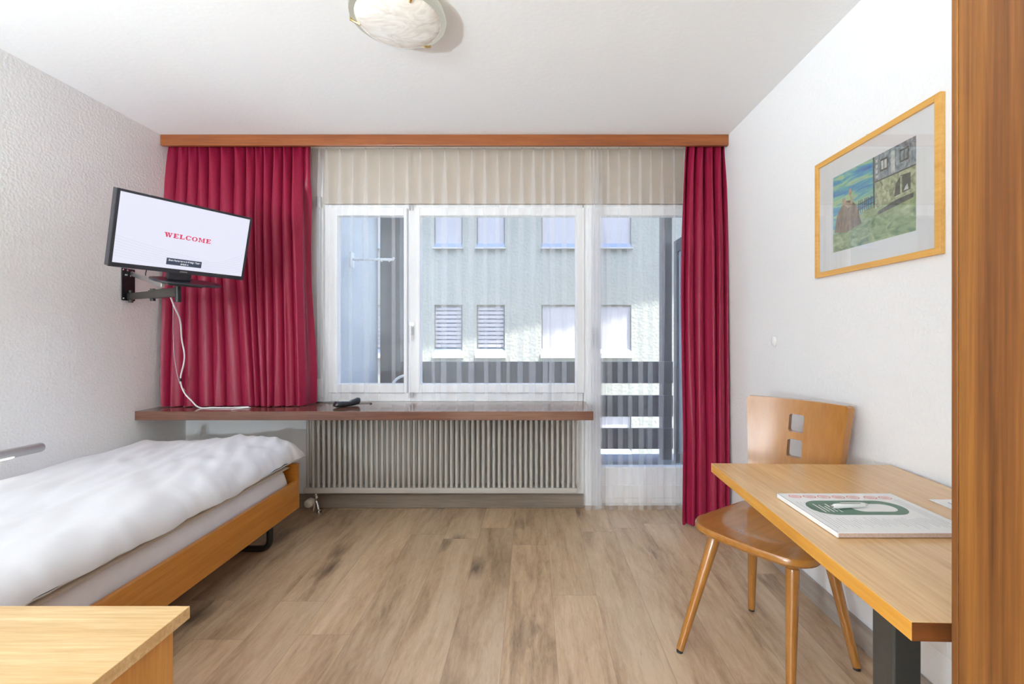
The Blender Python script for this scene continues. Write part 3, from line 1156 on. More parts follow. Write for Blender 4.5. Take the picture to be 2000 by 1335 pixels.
build('loose_wire', MB().tube(smooth_path([at(452, 799, 2.70) * 1, at(470, 797, 2.70), at(490, 795.5, 2.72)]), 0.002, 6), M['whiteplastic'], cab, smooth=True)
build('cable_tie', MB().tube([at(353, 738, 2.741), at(353, 744, 2.745)], 0.0058, 8), M['black'], cab, smooth=40)
thin = [(333, 574, 2.36), (338, 600, 2.50), (338, 650, 2.62), (341, 700, 2.70), (350, 745, 2.74), (362, 763, 2.762)]
build('antenna_lead', MB().tube(smooth_path([at(*q) for q in thin]), 0.0016, 6), M['ink_grey'], cab, smooth=True)
tcab = MB()
tcab.tube(smooth_path([TM @ Vector((-0.13, -0.16, -0.04)), TM @ Vector((-0.125, -0.20, -0.06)), TM @ Vector((-0.118, -0.212, -0.075))]), 0.0022, 6)
tvc = build('signal_lead', tcab.xform(TM.inverted()), M['black'], tv, local=True, smooth=True)

# ------------------------------------------------------------------ remote on the shelf
rc = thing('remote_control', 'black remote handset lying on the brown shelf in front of the voile', 'remote control', (-1.155, 2.82, 0.7095))
p0, p1 = Vector((-1.21, 2.775, 0)), Vector((-1.10, 2.895, 0))
ax = (p1 - p0).normalized()
RMx = Matrix.Translation((p0.x, p0.y, 0.7095)) @ Matrix.Rotation(math.atan2(ax.y, ax.x), 4, 'Z')
secs = [(0.0, 0.013, 0.006, 0.016), (0.012, 0.022, 0.002, 0.027), (0.05, 0.026, 0.0, 0.027), (0.09, 0.023, 0.001, 0.023), (0.125, 0.022, 0.002, 0.029),
        (0.150, 0.020, 0.005, 0.036), (0.162, 0.012, 0.012, 0.034)]
rows = []
for (sx, hw, zb, zt) in secs:
    ring = []
    for i in range(17):
        a = 2 * PI * i / 16
        ca, sa = math.cos(a), math.sin(a)
        r = (abs(ca) ** 3 + abs(sa) ** 3) ** (-1 / 3)
        ring.append((sx, 1.2 * hw * ca * r, 1.35 * ((zb + zt) / 2 + (zt - zb) / 2 * sa * r)))
    rows.append(ring)
m = MB().grid(rows)
m.face(range(0, 16))
m.face(range(17 * 6, 17 * 6 + 16))
build('body', m.xform(RMx), M['black'], rc, smooth=40)
kp = MB()
for i in range(6):
    for j in (-1, 0, 1):
        kp.box(0.03 + i * 0.013, 0.038 + i * 0.013, j * 0.011 - 0.0035, j * 0.011 + 0.0035, 0.028, 0.0378 - 0.0009 * i)
build('keypad', kp.xform(RMx), M['ink_grey'], rc, bevel=0.001)
cd = MB().tube(smooth_path([(-1.43, 3.0, 0.7125), (-1.36, 2.985, 0.7125), (-1.27, 2.96, 0.7125), (-1.16, 2.95, 0.7125), (-1.05, 2.96, 0.7125), (-1.045, 2.925, 0.7125)]), 0.0022, 6)
tag(build('gap_shadow_strip', cd, M['black'], smooth=True), 'thin black strip drawn as the gap shadow along the back of the shelf', 'cable')  # black strip added for the shadow in the gap below the voile

# ------------------------------------------------------------------ bed
BX = -1.352                       # outer face of the visible rail
bed = thing('bed', 'single bed with orange oak frame and white mattress along the white wall', 'bed', (-1.83, 1.55, 0))
build('side_rail', MB().box(BX - 0.022, BX, 0.52, 2.615, 0.155, 0.318), M['bedwood'], bed, bevel=0.0015)
build('side_rail', MB().box(XL + 0.012, XL + 0.034, 0.52, 2.615, 0.155, 0.318), M['bedwood'], bed, bevel=0.0015)
build('footboard', MB().box(XL + 0.012, BX, 2.6155, 2.641, 0.155, 0.414), M['bedwood_x'], bed, bevel=0.0015)
build('headboard', MB().box(XL + 0.012, BX, 0.495, 0.5195, 0.155, 0.70), M['bedwood_x'], bed, bevel=0.0015)
build('slat_base', MB().box(XL + 0.036, BX - 0.024, 0.525, 2.61, 0.20, 0.225), M['bedwood_x'], bed)
mt = MB()
NX, NY = 22, 46
mx0, mx1, my0, my1 = XL + 0.04, BX - 0.032, 0.53, 2.575


def pillow_grid(x0, x1, y0, y1, zb, zt, nx, ny, edge, pw, fn=None, mid=0.45, edge_y=None):
    top, bot = [], []
    for j in range(ny + 1):
        rt_, rb_ = [], []
        for i in range(nx + 1):
            u = -math.cos(PI * i / nx)
            v = -math.cos(PI * j / ny)
            dx = (1 - abs(u)) * (x1 - x0) / 2
            dy = (1 - abs(v)) * (y1 - y0) / 2
            ex = 1 - max(0, 1 - dx / edge) ** pw
            ey = 1 - max(0, 1 - dy / (edge_y or edge)) ** pw
            h = math.sqrt(max(0, ex)) * math.sqrt(max(0, ey))
            x = (x0 + x1) / 2 + u * (x1 - x0) / 2
            y = (y0 + y1) / 2 + v * (y1 - y0) / 2
            zm = zb + (zt - zb) * mid
            pt = Vector((x, y, zm + (zt - zm) * h))
            pb = Vector((x, y, zm - (zm - zb) * h))
            if fn:
                pt, pb = fn(pt, pb, u, v)
            rt_.append(pt)
            rb_.append(pb)
        top.append(rt_)
        bot.append(rb_)
    return top, bot


def closed_pillow(*a, **k):
    top, bot = pillow_grid(*a, **k)
    m = MB().grid(top)
    m.grid([r[::-1] for r in bot])
    return m


def weld(o, d=0.0005):
    bm = bmesh.new()
    bm.from_mesh(o.data)
    bmesh.ops.remove_doubles(bm, verts=bm.verts, dist=d)
    bmesh.ops.recalc_face_normals(bm, faces=bm.faces)
    bm.to_mesh(o.data)
    bm.free()
    o.data.shade_smooth()


def mat_fn(pt, pb, u, v):
    f = 0.006 * noise.noise(Vector((pt.x * 5, pt.y * 3, 1.2)))
    pt.z += f
    if u > 0.9:
        w = 0.004 * noise.noise(Vector((pt.y * 9, pt.z * 14, 2.2)))
        pt.x += w
        pb.x += w
    return pt, pb


o = build('mattress', closed_pillow(mx0, mx1, my0, my1, 0.225, 0.408, 26, 60, 0.035, 2.2, fn=mat_fn), M['sheet'], bed, smooth=True)
weld(o)
for yy in (2.43, 0.75):
    lg_ = MB()
    pts = []
    xa, xb = XL + 0.13, (527 - 1040) * 2.43 / FPX
    r = 0.045
    base = [(xa, yy, 0.2), (xa, yy, 0.06)]
    for k in range(7):
        a = PI + PI / 2 * k / 6
        base.append((xa + r + r * math.cos(a), yy, 0.016 + r + r * math.sin(a)))
    for k in range(7):
        a = -PI / 2 + PI / 2 * k / 6
        base.append((xb - r + r * math.cos(a), yy, 0.016 + r + r * math.sin(a)))
    base += [(xb, yy, 0.2)]
    lg_.tube(base, 0.0155, 12)
    build('leg', lg_, M['blackmetal'], bed, smooth=True)


def duv_fn(pt, pb, u, v):
    for p, top in ((pt, 1), (pb, 0)):
        n = noise.noise(Vector((p.x * 3.2, p.y * 1.7, 0.4))) * 0.016
        n += noise.noise(Vector((p.x * 11 + p.y * 5, p.y * 4 - p.x * 3, 2.0))) * 0.011
        # tight creases towards the window-side corner by the radiator
        c = max(0, 1 - ((Vector((p.x - mx1, p.y - 2.5, 0))).length / 0.75))
        n += 0.020 * c * noise.noise(Vector(((p.x * 0.9 + p.y * 0.5) * 22, (p.y - p.x) * 6, 7)))
        # side that hangs over: fine vertical ruffles
        sgn = max(0, (u - 0.72) / 0.28)
        p.x += sgn * 0.016 * noise.noise(Vector((p.y * 7, p.z * 5, 3))) + sgn * 0.006 * noise.noise(Vector((p.y * 24, 1, 3)))
        endv = max(0, (v - 0.7) / 0.3)
        p.y += endv * 0.02 * noise.noise(Vector((p.x * 6, p.z * 5, 9)))
        if top:
            p.z += n
            # stitched seam: a shallow channel
            for sx in (-1.66,):
                q = (p.x - sx - 0.02 * math.sin(p.y * 2)) / 0.016
                p.z += 0.0045 * math.exp(-q * q)
            p.z += 0.022 * math.exp(-((p.x + 1.72) / 0.22) ** 2) * max(0, v)
            p.z -= 0.018 * math.exp(-((p.x + 2.05) / 0.14) ** 2) * max(0, (v - 0.4))
            p.z -= 0.03 * max(0, (u - 0.55)) * max(0, v)
        else:
            p.z = max(p.z, 0.4185)
    return pt, pb


dv = build('duvet', closed_pillow(XL + 0.012, BX + 0.012, 0.60, 2.672, 0.4185, 0.557, 90, 170, 0.125, 2.0, fn=duv_fn, mid=0.20, edge_y=0.085), M['duvet'], smooth=True,
           loc=(-1.84, 1.6, 0.418))
weld(dv)
tag(dv, 'puffy white duvet spread over the bed, its edge overhanging the oak rail', 'duvet')
tp = build('duvet_shade_band', closed_pillow(mx0, mx1 + 0.022, my0 + 0.02, my1 - 0.02, 0.404, 0.4175, 12, 30, 0.012, 2.0), M['duvet_shade'], bed, smooth=True)  # thin strip added for the tan shade under the duvet edge
weld(tp)

# ------------------------------------------------------------------ reading lamp by the bed
rl = thing('reading_lamp', 'silver tube reading lamp fixed to the wall above the bed', 'lamp', (-2.25, 1.7, 0.64))
l0, l1 = Vector((-2.195, 1.28, 0.672)), Vector((-2.195, 2.035, 0.655))
build('tube', MB().tube([l0, l0 + (l1 - l0) * 0.01, l1 - (l1 - l0) * 0.01, l1], [0.018, 0.021, 0.021, 0.018], 20), M['silver'], rl, smooth=40)
lm = MB()
dd_ = (l1 - l0)
for k in range(2):
    pass
prof = []
for i in range(9):
    a = -PI * 0.80 + PI * 0.6 * i / 8
    prof.append((0.0222 * math.cos(a), 0.0222 * math.sin(a)))
rows = []
for t in (0.06, 0.84):
    c = l0 + dd_ * t
    rows.append([c + Vector((x, 0, z)) for x, z in prof])
build('light_strip', MB().grid(rows), M['lampglow'], rl, smooth=True)
build('wall_arm', MB().box(XL + 0.001, -2.205, 1.60, 1.64, 0.652, 0.676), M['steel'], rl, bevel=0.003)
build('wall_base', MB().lathe([(0.04, 0), (0.038, 0.012), (0.012, 0.016)], (XL + 0.0012, 1.62, 0.664), 24, Matrix.Rotation(PI / 2, 4, 'Y')), M['steel'], rl, smooth=40)

# ------------------------------------------------------------------ nightstand
ns = thing('nightstand', 'oak bedside cabinet with a pale wooden top, beside the bed in the near corner', 'nightstand', (-1.03, 0.85, 0))
build('top', MB().box(-1.285, -0.807, 0.56, 1.073, 0.491, 0.520), M['nsttop'], ns, bevel=0.0015)
build('body', MB().box(-1.262, -0.828, 0.59, 1.05, 0.03, 0.4905), M['nstbody'], ns, bevel=0.002)
dw = build('drawer', MB().box(-1.245, -0.845, 0.572, 0.5895, 0.31, 0.475), M['nstbody'], ns, bevel=0.002)
build('knob', MB().lathe([(0.008, 0), (0.014, 0.012), (0.010, 0.022)], (-1.045, 0.571, 0.39), 16, Matrix.Rotation(PI / 2, 4, 'X')), M['steel'], dw, smooth=40)
build('plinth', MB().box(-1.25, -0.84, 0.61, 1.04, 0.0, 0.0295), M['nstbody'], ns)

# ------------------------------------------------------------------ table
tb = thing('table', 'small oak table with one dark steel post, against the white wall', 'table', (0.9, 1.13, 0))
ROT = Matrix.Translation((0.612, 1.56, 0)) @ Matrix.Rotation(math.radians(-2.0), 4, 'Z')
tt_ = MB().box(0, 0.600, -0.862, 0, 0.6885, 0.718)
tt_.v = [ROT @ p for p in tt_.v]
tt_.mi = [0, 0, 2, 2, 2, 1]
build('tabletop', tt_, [M['tabletop'], M['tableedge'], M['tableend_shaded']], tb, bevel=0.001)
build('post', MB().box(0.640, 0.689, 0.806, 0.858, 0.0125, 0.688), M['dkmetal'], tb, bevel=0.003)
build('foot_plate', MB().box(0.60, 1.19, 0.79, 0.875, 0.0, 0.012), M['blackmetal'], tb, bevel=0.003)
build('wall_batten', MB().box(1.19, 1.2, 0.80, 1.45, 0.64, 0.688), M['dkmetal'], tb)

# ------------------------------------------------------------------ magazine, pen, leaflet on the table
MGX0, MGX1, MGY0, MGY1, MGZ = 0.660, 0.966, 0.985, 1.228, 0.7195
mg = thing('brochure', 'thick white brochure with a green ring printed on the cover, lying on the table', 'brochure', (0.81, 1.1, MGZ))
build('page_block', MB().box(MGX0 + 0.003, MGX1, MGY0 + 0.001, MGY1 - 0.001, MGZ, MGZ + 0.0095), M['pages'], mg)
cv = MB().box(MGX0, MGX1, MGY0, MGY1, MGZ + 0.0095, MGZ + 0.0108)
cv.box(MGX0, MGX0 + 0.0028, MGY0, MGY1, MGZ, MGZ + 0.0095)
cov = build('cover', cv, M['paper'], mg)
ZI = MGZ + 0.0112


def stadium(cx, cy, hl, r, n=14):
    out = []
    for i in range(n + 1):
        a = -PI / 2 + PI * i / n
        out.append((cx + hl + r * math.cos(a), cy + r * math.sin(a)))
    for i in range(n + 1):
        a = PI / 2 + PI * i / n
        out.append((cx - hl + r * math.cos(a), cy + r * math.sin(a)))
    return out


def ring_faces(mb, outer, inner, z):
    b = len(mb.v)
    n = len(outer)
    mb.v += [Vector((x, y, z)) for x, y in outer] + [Vector((x, y, z)) for x, y in inner]
    for i in range(n):
        j = (i + 1) % n
        mb.face((b + i, b + j, b + n + j, b + n + i))


def onmag(px, py):
    d = (EYE - ZI) * FPX / (py - 652)
    return ((px - 1040) * d / FPX, d)


gcx, gcy = 0.802, 1.128
go = stadium(gcx, gcy, 0.072, 0.046)
gi = stadium(gcx + 0.040, gcy - 0.002, 0.030, 0.025)
gm = MB()
ring_faces(gm, go, gi, ZI)
build('green_ring', gm, M['ink_green'], cov)
wt = MB()
for k in range(5):
    x = 0.708 + k * 0.010
    wt.box(x, x + 0.0022, 1.098 + 0.004 * (k % 2), 1.152 - 0.008 * (k % 3), ZI + 0.0001, ZI + 0.0003)
build('ring_print', wt, M['paper'], cov)
rm_ = MB()
for k in range(7):
    cx = 0.695 + k * 0.037 + (0.008 if k > 4 else 0)
    cy = 1.205 - 0.0018 * k
    ring_faces(rm_, stadium(cx, cy, 0.005, 0.011, 8), stadium(cx, cy, 0.0045, 0.0088, 8), ZI)
    for q in (-1, 0, 1):
        rm_.box(cx - 0.008, cx + 0.008, cy + q * 0.004 - 0.0007, cy + q * 0.004 + 0.0007, ZI - 0.0001, ZI)
build('red_emblem_row', rm_, M['ink_red'], cov)
tx_ = MB()
rr = random.Random(4)
for k in range(34):
    x = 0.676 + k * 0.0082
    if x > MGX1 - 0.006:
        break
    y1_ = 1.068 if 0.70 < x < 0.93 else 1.17
    if x > 0.925:
        y1_ = 1.185
    tx_.box(x, x + (0.0008 if k % 4 else 0.0012), 1.0 + rr.random() * 0.03, y1_ - rr.random() * 0.02, ZI - 0.0002, ZI)
build('text_lines', tx_, M['ink_grey'], cov)
tb_ = MB().box(MGX0 + 0.0005, MGX0 + 0.0016, MGY0, MGY1, ZI - 0.0002, ZI)
build('spine_line', tb_, M['ink_blue'], cov)

pn = thing('pen', 'white ballpoint pen with a metal tip lying on the brochure', 'pen', (0.77, 1.1, ZI))
pz = ZI + 0.0068
q0, q1 = Vector((0.738, 1.117, pz)), Vector((0.822, 1.128, pz))
build('barrel', MB().tube([q0, q0 + (q1 - q0) * 0.06, q0 + (q1 - q0) * 0.9, q1], [0.0045, 0.0062, 0.0062, 0.005], 12), M['pen'], pn, smooth=40)
build('tip', MB().tube([q1, q1 + (q1 - q0).normalized() * 0.004, q1 + (q1 - q0).normalized() * 0.012], [0.0048, 0.004, 0.0012], 12), M['chrome'], pn, smooth=40)
build('clip', MB().box(0.756, 0.806, 1.118, 1.122, pz + 0.006, pz + 0.0085), M['chrome'], pn)
build('push_button', MB().tube([q0, q0 - (q1 - q0).normalized() * 0.007], 0.003, 10), M['chrome'], pn, smooth=40)

lfm = thing('leaflet', 'small white printed leaflet by the wall on the table', 'leaflet', (1.12, 1.1, 0.7185))
build('sheet', MB().box(1.055, 1.165, 1.03, 1.213, 0.7187, 0.7196), M['paper'], lfm)
lt_ = MB()
for k in range(4):
    lt_.box(1.085 + 0.018 * k, 1.088 + 0.018 * k, 1.08, 1.19, 0.7196, 0.7198)
build('printed_lines', lt_, M['ink_blue'], lfm)

# ------------------------------------------------------------------ chair
O = Vector((0.885, 1.685, 0))
CU = Vector((0.60, -0.80, 0))        # across the chair
CV = Vector((-0.80, -0.60, 0))       # the way it faces
CM = Matrix(((CU.x, CV.x, 0, O.x), (CU.y, CV.y, 0, O.y), (0, 0, 1, 0), (0, 0, 0, 1)))
ch = thing('chair', 'honey-coloured wooden chair with square holes in its back, at the table', 'chair', (0, 0, 0))
ch.matrix_world = CM
ROOT_LOC[ch.name] = Vector((0, 0, 0))


def seat_outline(n=72):
    pts = []
    corners = [(-0.195, -0.20, 0.05), (0.195, -0.20, 0.05), (0.215, 0.215, 0.085), (-0.215, 0.215, 0.085)]
    for i, (x, y, r) in enumerate(corners):
        sx = 1 if x > 0 else -1
        sy = 1 if y > 0 else -1
        cx, cy = x - sx * r, y - sy * r
        a0_ = {(-1, -1): PI, (1, -1): 1.5 * PI, (1, 1): 0, (-1, 1): PI / 2}[(sx, sy)]
        for k in range(9):
            a = a0_ + PI / 2 * k / 8
            px, py = cx + r * math.cos(a), cy + r * math.sin(a)
            pts.append((px, py))
    # subdivide the straights and bow the front
    out = []
    for (a, b) in zip(pts, pts[1:] + pts[:1]):
        L_ = math.dist(a, b)
        k = max(1, int(L_ / 0.03))
        for j in range(k):
            t = j / k
            out.append((a[0] + (b[0] - a[0]) * t, a[1] + (b[1] - a[1]) * t))
    return [(x, y + (0.018 * (1 - (x / 0.215) ** 2) if y > 0.15 else 0)) for x, y in out]


ol = seat_outline()
ZS = 0.455


def dish(x, y):
    r = math.hypot(x / 0.155, (y - 0.0) / 0.16)
    return -0.011 * max(0, 1 - r ** 4) if r < 1 else 0.0


m = MB()
rings = []
prof = [(0.965, -0.030), (1.0, -0.020), (1.0, -0.008), (0.985, -0.001), (0.965, 0.0)] + [(s, 0.0) for s in (0.9, 0.82, 0.76, 0.72, 0.68, 0.62, 0.5, 0.35, 0.2, 0.08)]
n = len(ol)
for (s, dz) in prof:
    b = len(m.v)
    for (x, y) in ol:
        m.v.append(Vector((x * s, y * s, ZS + dz + (dish(x * s, y * s) if s < 0.96 else 0))))
    rings.append(b)
for a, b in zip(rings, rings[1:]):
    for i in range(n):
        j = (i + 1) % n
        m.face((a + i, a + j, b + j, b + i))
m.face([rings[0] + i for i in range(n)][::-1])
m.face([rings[-1] + i for i in range(n)])
build('seat', m, M['seat'], ch, local=True, smooth=35)
iCM = CM.inverted()
feet = [Vector((0.538, 1.662, 0)), Vector((0.812, 1.432, 0)), Vector((0.92, 1.912, 0)), Vector((1.122, 1.575, 0))]
tops = [Vector((-0.135, 0.14, ZS - 0.03)), Vector((0.135, 0.14, ZS - 0.03)), Vector((-0.13, -0.12, ZS - 0.03)), Vector((0.13, -0.12, ZS - 0.03))]
for f_, t_ in zip(feet, tops):
    f = iCM @ f_
    f.z = 0.009
    d = t_ - f
    lp = [f + d * s for s in (0.0, 0.02, 0.5, 0.80, 0.90, 0.925, 0.935, 0.955, 0.965, 0.999)]
    leg = build('leg', MB().tube(lp, [0.0125, 0.0135, 0.0175, 0.0205, 0.0215, 0.0205, 0.0165, 0.0165, 0.0205, 0.022], 18), M['chair'], ch, local=True, smooth=35)
    build('foot_glide', MB().tube([(f.x, f.y, 0.0005), (f.x, f.y, 0.0088)], 0.0118, 14), M['black'], leg, local=True, smooth=40)

# back: curved board with a row of square holes
BZ0, BZ1 = 0.40, 0.897


def half_w(z):
    return 0.148 + (0.195 - 0.148) * (z - BZ0) / (BZ1 - BZ0)


def rounded(poly, r, n=5):
    out = []
    k = len(poly)
    for i in range(k):
        p0_, p1_, p2_ = Vector(poly[i - 1]), Vector(poly[i]), Vector(poly[(i + 1) % k])
        d0, d1 = (p0_ - p1_).normalized(), (p2_ - p1_).normalized()
        a, b = p1_ + d0 * r, p1_ + d1 * r
        for j in range(n + 1):
            t = j / n
            out.append((a * (1 - t) ** 2 + p1_ * 2 * t * (1 - t) + b * t * t))
    return out


outer = rounded([(-half_w(BZ0), BZ0), (half_w(BZ0), BZ0), (half_w(BZ1), BZ1), (-half_w(BZ1), BZ1)], 0.018)
holes = [rounded([(-0.0285, z - 0.0345), (0.0285, z - 0.0345), (0.0285, z + 0.0345), (-0.0285, z + 0.0345)], 0.010) for z in (0.805, 0.708, 0.611)]


def densify(loop, step=0.02):
    out = []
    for a, b in zip(loop, loop[1:] + loop[:1]):
        k = max(1, int((b - a).length / step))
        for j in range(k):
            out.append(a + (b - a) * (j / k))
    return out


outer = densify(outer)
holes = [densify(h) for h in holes]
vs2, es2 = [], []
for loop in [outer] + holes:
    b = len(vs2)
    vs2 += [Vector(p) for p in loop]
    es2 += [(b + i, b + (i + 1) % len(loop)) for i in range(len(loop))]
nb = len(vs2)


def inside(p, loop):
    c = False
    for a, b in zip(loop, loop[1:] + loop[:1]):
        if (a.y > p.y) != (b.y > p.y) and p.x < (b.x - a.x) * (p.y - a.y) / (b.y - a.y) + a.x:
            c = not c
    return c


for i in range(-12, 13):
    for j in range(26):
        p = Vector((i * 0.0165, BZ0 + 0.01 + j * 0.019))
        if abs(p.x) < half_w(p.y) - 0.01 and p.y < BZ1 - 0.01:
            near = any(abs(p.x) < 0.038 and abs(p.y - z) < 0.044 for z in (0.805, 0.708, 0.611))
            if not near:
                vs2.append(p)
rv, re_, rf, _, _, _ = geometry.delaunay_2d_cdt(vs2, es2, [], 0, 1e-6)
tris = []
for f in rf:
    c = sum((rv[i] for i in f), Vector((0, 0))) / len(f)
    if inside(c, outer) and not any(inside(c, h) for h in holes):
        tris.append(tuple(f))


def back_pt(p, side):
    # p = (across, up); the board leans back and is hollowed towards the sitter
    lean = -0.155 - 0.085 * ((p.y - BZ0) / (BZ1 - BZ0)) ** 1.2
    cup = 0.036 * (p.x / 0.19) ** 2
    k = 0.072 * p.x / 0.19 ** 2
    w = side * 0.0145 / math.sqrt(1 + k * k)
    return Vector((p.x - 0.012 * (p.y - 0.6) - k * w, lean + cup + w, p.y))


m = MB()
nv = len(rv)
for s in (1, -1):
    for p in rv:
        m.v.append(back_pt(p, s))
ec = {}
for f in tris:
    m.face(f)
    m.face([nv + i for i in f][::-1])
    for a, b in zip(f, f[1:] + f[:1]):
        ec[(a, b)] = 1
for (a, b) in ec:
    if (b, a) not in ec:
        m.face((b, a, nv + a, nv + b))
build('backrest', m, M['chair'], ch, local=True, smooth=40)

# ------------------------------------------------------------------ wardrobe
wd = thing('wardrobe', 'tall reddish brown wooden wardrobe standing at the near end of the table', 'wardrobe', (0.9, 0.2, 0))
WXF = 0.600
build('side_panel', MB().box(WXF, XR - 0.016, 0.6425, 0.652, 0.0, ZC - 0.003), M['wardrobe'], wd, bevel=0.0008)
build('side_panel', MB().box(WXF, XR - 0.016, -0.40, -0.382, 0.0, ZC - 0.003), M['wardrobe'], wd, bevel=0.0008)
build('carcass', MB().box(WXF + 0.021, XR - 0.016, -0.3815, 0.642, 0.06, ZC - 0.02), M['wardrobe'], wd)
d1 = build('door', MB().box(WXF + 0.0008, WXF + 0.0205, 0.131, 0.6418, 0.06, ZC - 0.01), M['wardrobe'], wd, bevel=0.0006)
d2 = build('door', MB().box(WXF + 0.0008, WXF + 0.0205, -0.3812, 0.129, 0.06, ZC - 0.01), M['wardrobe'], wd, bevel=0.0006)
build('knob', MB().lathe([(0.008, 0), (0.014, 0.014), (0.010, 0.022)], (WXF - 0.022, 0.17, 1.05), 16, Matrix.Rotation(PI / 2, 4, 'Y')), M['steel'], d1, smooth=40)

# ------------------------------------------------------------------ picture on the wall
pc = thing('framed_picture', 'framed painting of a grey stone house under a blue-green sky, on the white wall', 'picture', (XR, 1.65, 1.4))
PY0, PY1, PZ0, PZ1 = 1.349, 1.950, 1.398, 1.880
PF = 1.2085
fw = 0.021
fx = MB()
fx.box(PF, XR - 0.001, PY0, PY0 + fw, PZ0, PZ1)
fx.box(PF, XR - 0.001, PY1 - fw, PY1, PZ0, PZ1)
fx.box(PF, XR - 0.001, PY0 + fw, PY1 - fw, PZ1 - fw, PZ1)
fx.box(PF, XR - 0.001, PY0 + fw, PY1 - fw, PZ0, PZ0 + fw)
build('frame', fx, M['picframe'], pc, bevel=0.0015)
build('mount_board', MB().box(1.217, XR - 0.001, PY0 + fw - 0.002, PY1 - fw + 0.002, PZ0 + fw - 0.002, PZ1 - fw + 0.002), M['mount'], pc)
build('glass', MB().box(1.2125, 1.2145, PY0 + fw - 0.001, PY1 - fw + 0.001, PZ0 + fw - 0.001, PZ1 - fw + 0.001), M['picglass'], pc)
build('hanger', MB().tube([(XR - 0.01, 1.66, PZ1 - 0.002), (XR - 0.004, 1.66, PZ1 + 0.007)], 0.003, 8), M['steel'], pc)


def onpic(px, py):
    xx = 1.2165
    d = xx * FPX / (px - 1040)
    return (d, EYE - (py - 652) * d / FPX)


AY0, AY1 = onpic(1789, 300)[0], onpic(1627, 300)[0]
AZ0, AZ1 = EYE + (652 - 495) * 1.86 / FPX, EYE + (652 - 351) * 1.86 / FPX
AW, AH = AY1 - AY0, AZ1 - AZ0
pmats = [
    blotch('painted_sky', [(0.3, (0.04, 0.14, 0.40)), (0.43, (0.07, 0.30, 0.48)), (0.52, (0.20, 0.47, 0.40)), (0.62, (0.42, 0.58, 0.28)), (0.7, (0.16, 0.38, 0.50))], (1, 3, 15), 2.2, 4, 0.8),
    blotch('painted_grass', [(0.3, (0.10, 0.17, 0.07)), (0.5, (0.28, 0.36, 0.16)), (0.7, (0.46, 0.52, 0.30))], (1, 6, 14), 3.5, 6, 0.8),
    blotch('painted_stone', [(0.3, (0.10, 0.13, 0.15)), (0.5, (0.24, 0.28, 0.30)), (0.7, (0.42, 0.46, 0.47))], (1, 14, 9), 5, 6, 0.8),
    blotch('painted_lichen_wall', [(0.3, (0.15, 0.17, 0.10)), (0.5, (0.38, 0.42, 0.25)), (0.7, (0.60, 0.60, 0.40))], (1, 8, 8), 6, 6, 1.0),
    blotch('painted_brown_mound', [(0.3, (0.10, 0.07, 0.04)), (0.5, (0.22, 0.15, 0.09)), (0.7, (0.33, 0.24, 0.15))], (1, 14, 5), 5, 6, 0.8),
    blotch('painted_dark', [(0.3, (0.03, 0.035, 0.03)), (0.7, (0.10, 0.11, 0.09))], (1, 10, 10), 6),
    blotch('painted_light', [(0.3, (0.45, 0.48, 0.46)), (0.7, (0.72, 0.73, 0.68))], (1, 10, 10), 6),
    blotch('painted_skin_tone', [(0.3, (0.32, 0.26, 0.16)), (0.7, (0.55, 0.42, 0.30))], (1, 10, 10), 8),
]
pa = MB()
lay = [0]


def paint(poly, mi):
    """poly in 0..1 of the painting, x from its far (window) side, y up"""
    pa.cur = mi
    lay[0] += 1
    xx = 1.2168 - 0.00004 * lay[0]
    b = len(pa.v)
    pa.v += [Vector((xx, AY1 - u * AW, AZ0 + w * AH)) for u, w in poly]
    pa.face(range(b, b + len(poly)))


paint([(0, 0), (1, 0), (1, 1), (0, 1)], 0)
paint([(0, 0), (1, 0), (1, 0.42), (0.8, 0.47), (0.55, 0.44), (0.42, 0.40), (0.30, 0.30), (0.15, 0.25), (0, 0.24)], 1)
mound = [(0.02, 0.26)] + [(0.02 + 0.36 * t, 0.26 + 0.36 * math.sin(PI * (0.08 + 0.80 * t)) ** 0.8) for t in [i / 10 for i in range(1, 10)]] + [(0.40, 0.27), (0.2, 0.22)]
paint(mound, 4)
paint([(0.57, 0.38), (1, 0.42), (1, 0.98), (0.57, 0.98)], 3)
paint([(0.555, 0.70), (1, 0.70), (1, 1.0), (0.545, 1.0)], 2)
paint([(0.545, 0.40), (0.565, 0.40), (0.558, 1.0), (0.540, 1.0)], 5)
paint([(0.56, 0.69), (1, 0.69), (1, 0.705), (0.56, 0.705)], 5)
for k in range(4):
    paint([(0.575, 0.73 + 0.062 * k), (0.598, 0.73 + 0.062 * k), (0.598, 0.768 + 0.062 * k), (0.575, 0.768 + 0.062 * k)], 6)
for (a, b_, c, d_) in ((0.63, 0.71, 0.79, 0.93), (0.84, 0.93, 0.79, 0.93)):
    paint([(a, c), (b_, c), (b_, d_), (a, d_)], 5)
    for q in (0.1, 0.55):
        w = (b_ - a) * 0.35
        paint([(a + (b_ - a) * q, c + 0.02), (a + (b_ - a) * q + w, c + 0.02), (a + (b_ - a) * q + w, d_ - 0.02), (a + (b_ - a) * q, d_ - 0.02)], 6 if a < 0.7 else 2)
paint([(0.75, 0.72), (0.79, 0.72), (0.79, 0.96), (0.75, 0.96)], 6)
paint([(0.78, 0.44), (0.95, 0.46), (0.95, 0.64), (0.85, 0.65), (0.80, 0.58)], 5)
paint([(0.845, 0.45), (0.865, 0.45), (0.865, 0.64), (0.845, 0.64)], 3)
paint([(0.88, 0.47), (0.93, 0.47), (0.92, 0.53), (0.90, 0.51)], 6)
for k in range(7):
    x = 0.36 + 0.026 * k
    paint([(x, 0.40), (x + 0.009, 0.40), (x + 0.012 - 0.006 * (k % 3), 0.56), (x + 0.004 - 0.006 * (k % 3), 0.56)], 5)
paint([(0.35, 0.50), (0.55, 0.525), (0.55, 0.54), (0.35, 0.512)], 5)
